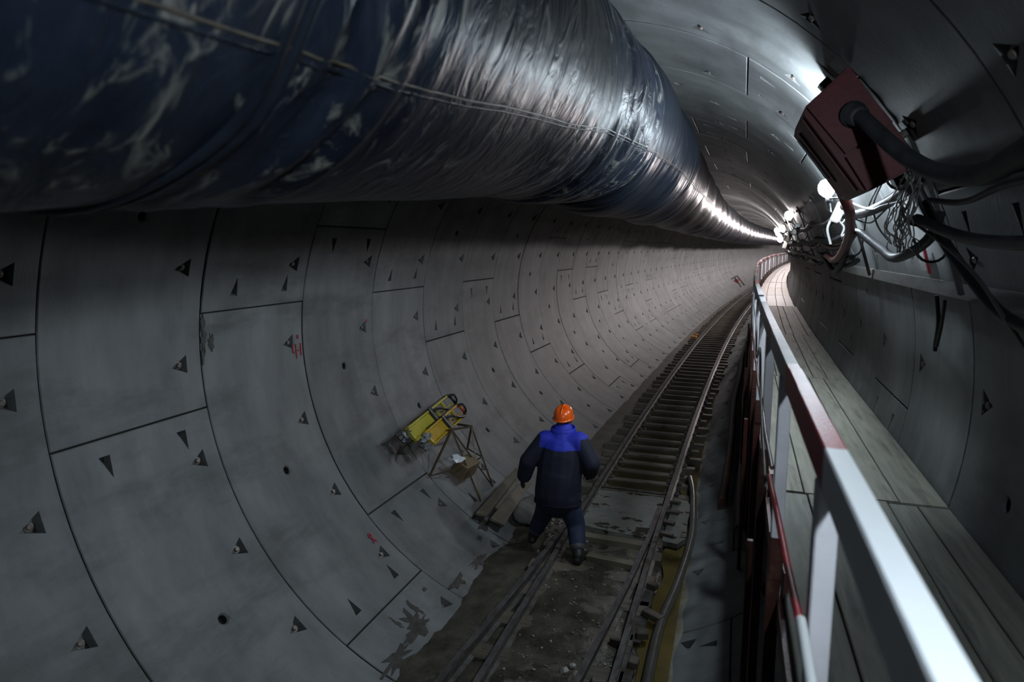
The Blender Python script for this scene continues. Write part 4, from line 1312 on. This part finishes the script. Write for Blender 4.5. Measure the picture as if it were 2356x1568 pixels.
# body: one continuous skin under the clothes
mb = MB()
capsule(mb, J['pelvis'], J['waist'], 0.14, 0.125, 0.75, X)
capsule(mb, J['waist'], J['chest'], 0.125, 0.15, 0.72, X)
capsule(mb, J['chest'], J['upper'], 0.15, 0.12, 0.7, X)
capsule(mb, J['upper'], J['neck2'], 0.062, 0.058)
capsule(mb, J['neck2'] + Yv * 0.03 - Z * 0.0, J['head'] + Yv * 0.0 + Z * 0.02, 0.065, 0.088, 1.15, X)
capsule(mb, J['head'] + Yv * 0.05 - Z * 0.06, J['head'] + Yv * 0.06 - Z * 0.02, 0.05, 0.06)
capsule(mb, J['head'] + Yv * 0.115 - Z * 0.01, J['head'] + Yv * 0.135 - Z * 0.04, 0.011, 0.017)          # nose
capsule(mb, J['head'] + Yv * 0.105 - Z * 0.072 - X * 0.02, J['head'] + Yv * 0.105 - Z * 0.072 + X * 0.02, 0.011, 0.011)  # mouth
for sd in (-1, 1):
    capsule(mb, J['head'] + X * sd * 0.088 - Z * 0.04, J['head'] + X * sd * 0.094 + Z * 0.0 - Yv * 0.01, 0.014, 0.018)     # ear
for a_, b_, r1, r2 in (('shl', 'ell', .052, .042), ('ell', 'hal', .042, .032), ('shr', 'elr', .052, .042), ('elr', 'har', .042, .032),
                       ('hpl', 'knl', .085, .06), ('knl', 'anl', .06, .042), ('hpr', 'knr', .085, .06), ('knr', 'anr', .06, .042),
                       ('upper', 'shl', .07, .055), ('upper', 'shr', .07, .055)):
    capsule(mb, J[a_], J[b_], r1, r2)
fused('body', mb, ['skin'], person, 0.012, 4)
# trousers
mb = MB()
capsule(mb, J['pelvis'] + Z * 0.06, J['pelvis'] - Z * 0.05, 0.165, 0.16, 0.8, X)
for sd in 'lr':
    capsule(mb, J['hp' + sd], J['kn' + sd], 0.135, 0.105)
    end = J['kn' + sd] + (J['an' + sd] - J['kn' + sd]) * 0.70
    capsule(mb, J['kn' + sd], end, 0.105, 0.088)
def leg_paint(c):
    for sd in 'lr':
        k, a_ = J['kn' + sd], J['an' + sd]
        t = (c - k).dot(a_ - k) / (a_ - k).length_squared
        dist = (c - k - (a_ - k) * t).length
        if 0.70 < t < 0.84 and dist < 0.15: return 1
    return 0
fused('trousers', mb, ['navy_leg', 'reflective'], person, 0.012, 5, leg_paint)
# boots
for sd in 'lr':
    mb = MB()
    a_ = J['an' + sd]; k = J['kn' + sd]
    gz = -2.475 if sd == 'r' else -2.50
    top = a_ + (k - a_) * 0.42
    ankle = a_.copy(); ankle.z = gz + 0.09
    capsule(mb, top, ankle, 0.075, 0.062)
    toe = ankle + Yv * 0.17 + X * (0.03 if sd == 'r' else -0.05); toe.z = gz + 0.045
    heel = ankle - Yv * 0.03; heel.z = gz + 0.05
    capsule(mb, heel, toe, 0.05, 0.045, 0.9, X)
    capsule(mb, ankle, toe + Z * 0.01, 0.055, 0.042)
    fused('boot', mb, ['boot'], person, 0.011, 4)
# jacket: trunk, sleeves and collar in one skin, blue yoke across the shoulders
mb = MB()
capsule(mb, J['pelvis'] - Z * 0.0, J['waist'], 0.265, 0.255, 0.72, X)
capsule(mb, J['waist'], J['chest'], 0.255, 0.25, 0.70, X)
capsule(mb, J['chest'], J['upper'] - Z * 0.03, 0.245, 0.17, 0.72, X)
for sd in 'lr':
    capsule(mb, J['upper'] - Z * 0.03, J['sh' + sd], 0.115, 0.108, 1.0)
    capsule(mb, J['sh' + sd], J['el' + sd], 0.108, 0.098)
    w_ = J['el' + sd] + (J['ha' + sd] - J['el' + sd]) * 0.92
    capsule(mb, J['el' + sd], w_, 0.098, 0.085)
capsule(mb, J['upper'] + Z * 0.0, J['neck'] - Z * 0.0, 0.135, 0.118, 0.9, X)
JK = J['pelvis'].z - 0.10
def jacket_paint(c):
    lat = (c - J['upper']).dot(X)
    if c.z > -1.275 + 0.035 * abs(lat) and abs(lat) < 0.225: return 1
    if c.z > -1.15: return 1
    return 0
jk = fused('jacket', mb, ['navy', 'royal'], person, 0.012, 5, jacket_paint)
mb = MB()
n = 28
V = []
for h, rr_ in ((-0.02, 0.138), (0.02, 0.142), (0.055, 0.138), (0.06, 0.126), (0.015, 0.122)):
    for k in range(n):
        t = 2 * PI * k / n
        V.append(J['neck'] + Z * (h - 0.005 + 0.012 * math.sin(t + 0.4)) + Yv * (0.012 + h * 0.1) + X * rr_ * math.cos(t) + Yv * rr_ * 0.92 * math.sin(t))
mb.add(V, [(i * n + k, i * n + (k + 1) % n, (i + 1) * n + (k + 1) % n, (i + 1) * n + k) for i in range(4) for k in range(n)], 0, True)
obj('collar', mb, 'royal', jk)
mb = MB()
V = []
for h, e_ in ((0.0, 0.0), (-0.03, 0.004), (-0.035, -0.012)):
    for k in range(n):
        t = 2 * PI * k / n
        V.append(J['pelvis'] + Z * (h - 0.06) + X * (0.265 + e_) * math.cos(t) + Yv * (0.265 + e_) * 0.72 * math.sin(t))
mb.add(V, [(i * n + k, i * n + (k + 1) % n, (i + 1) * n + (k + 1) % n, (i + 1) * n + k) for i in range(2) for k in range(n)], 0, True)
obj('hem', mb, 'navy', jk)
# gloves with fingers
for sd in 'lr':
    mb = MB()
    h = J['ha' + sd]; d = (h - J['el' + sd]).normalized()
    side = (Yv if sd == 'l' else Z); side = (side - d * side.dot(d)).normalized(); nn = d.cross(side)
    if sd == 'l': nn = nn if nn.dot(X) > 0 else -nn
    else: nn = nn if nn.dot(X) < 0 else -nn
    capsule(mb, h - d * 0.02, h + d * 0.015, 0.042, 0.036)
    capsule(mb, h, h + d * 0.075, 0.038, 0.042, 0.5, side)
    for q, ln in enumerate((0.068, 0.078, 0.073, 0.056)):
        b0 = h + d * 0.08 + side * (0.030 - 0.020 * q)
        b1 = b0 + d * ln * 0.5 + nn * 0.006
        b2 = b1 + d * ln * 0.42 + nn * 0.024
        capsule(mb, b0, b1, 0.0105, 0.010, seg=8, rings=3); capsule(mb, b1, b2, 0.010, 0.009, seg=8, rings=3)
    t0 = h + d * 0.025 + side * 0.036
    t1 = t0 + side * 0.028 + d * 0.03 + nn * 0.01
    capsule(mb, t0, t1, 0.0125, 0.011, seg=8, rings=3); capsule(mb, t1, t1 + d * 0.032 + nn * 0.014, 0.011, 0.0095, seg=8, rings=3)
    fused('glove', mb, ['glove'], person, 0.005, 2)
# hair and hat
mb = MB()
capsule(mb, J['head'] - Yv * 0.035 - Z * 0.03, J['head'] - Yv * 0.03 + Z * 0.02, 0.068, 0.076, 1.0, X)
capsule(mb, J['head'] - Yv * 0.045 - Z * 0.065, J['head'] - Yv * 0.035 - Z * 0.03, 0.058, 0.066, 1.0, X)
fused('hair', mb, ['hair'], person, 0.009, 3)
hat = bpy.data.objects.new('hard_hat', None); COL.objects.link(hat); hat.parent = person
def hat_ring(prof, name, mat):
    mb = MB(); n = 32; V = []
    for r_, h in prof:
        for k in range(n):
            t = 2 * PI * k / n
            fy = 1.16 + (0.14 if (math.sin(t) > 0.5 and h < 0.012) else 0.0)
            V.append(J['head'] + Z * (h + 0.005) - Z * 0.05 * 0 + X * r_ * math.cos(t) + Yv * (r_ * fy * math.sin(t) + 0.005) + Z * (0.02 * math.sin(t)))
    m_ = len(prof)
    F = [(i * n + k, i * n + (k + 1) % n, (i + 1) * n + (k + 1) % n, (i + 1) * n + k) for i in range(m_ - 1) for k in range(n)]
    mb.add(V, F, 0, True)
    return obj(name, mb, mat, hat)
hat_ring([(0.108, 0.0), (0.109, 0.02), (0.105, 0.055), (0.094, 0.088), (0.072, 0.112), (0.042, 0.125), (0.012, 0.129), (0.001, 0.129)], 'shell', 'helmet')
hat_ring([(0.105, 0.0), (0.120, -0.006), (0.121, -0.002), (0.109, 0.012)], 'brim', 'helmet')
mb = MB()
rid = [J['head'] + Z * (0.005 + 0.131 * math.sin(q)) + Yv * (0.005 - 0.127 * math.cos(q)) for q in np.linspace(0.5, PI - 0.5, 14)]
mb.tube(rid, 0.008, 8); obj('ridge', mb, 'helmet', hat)
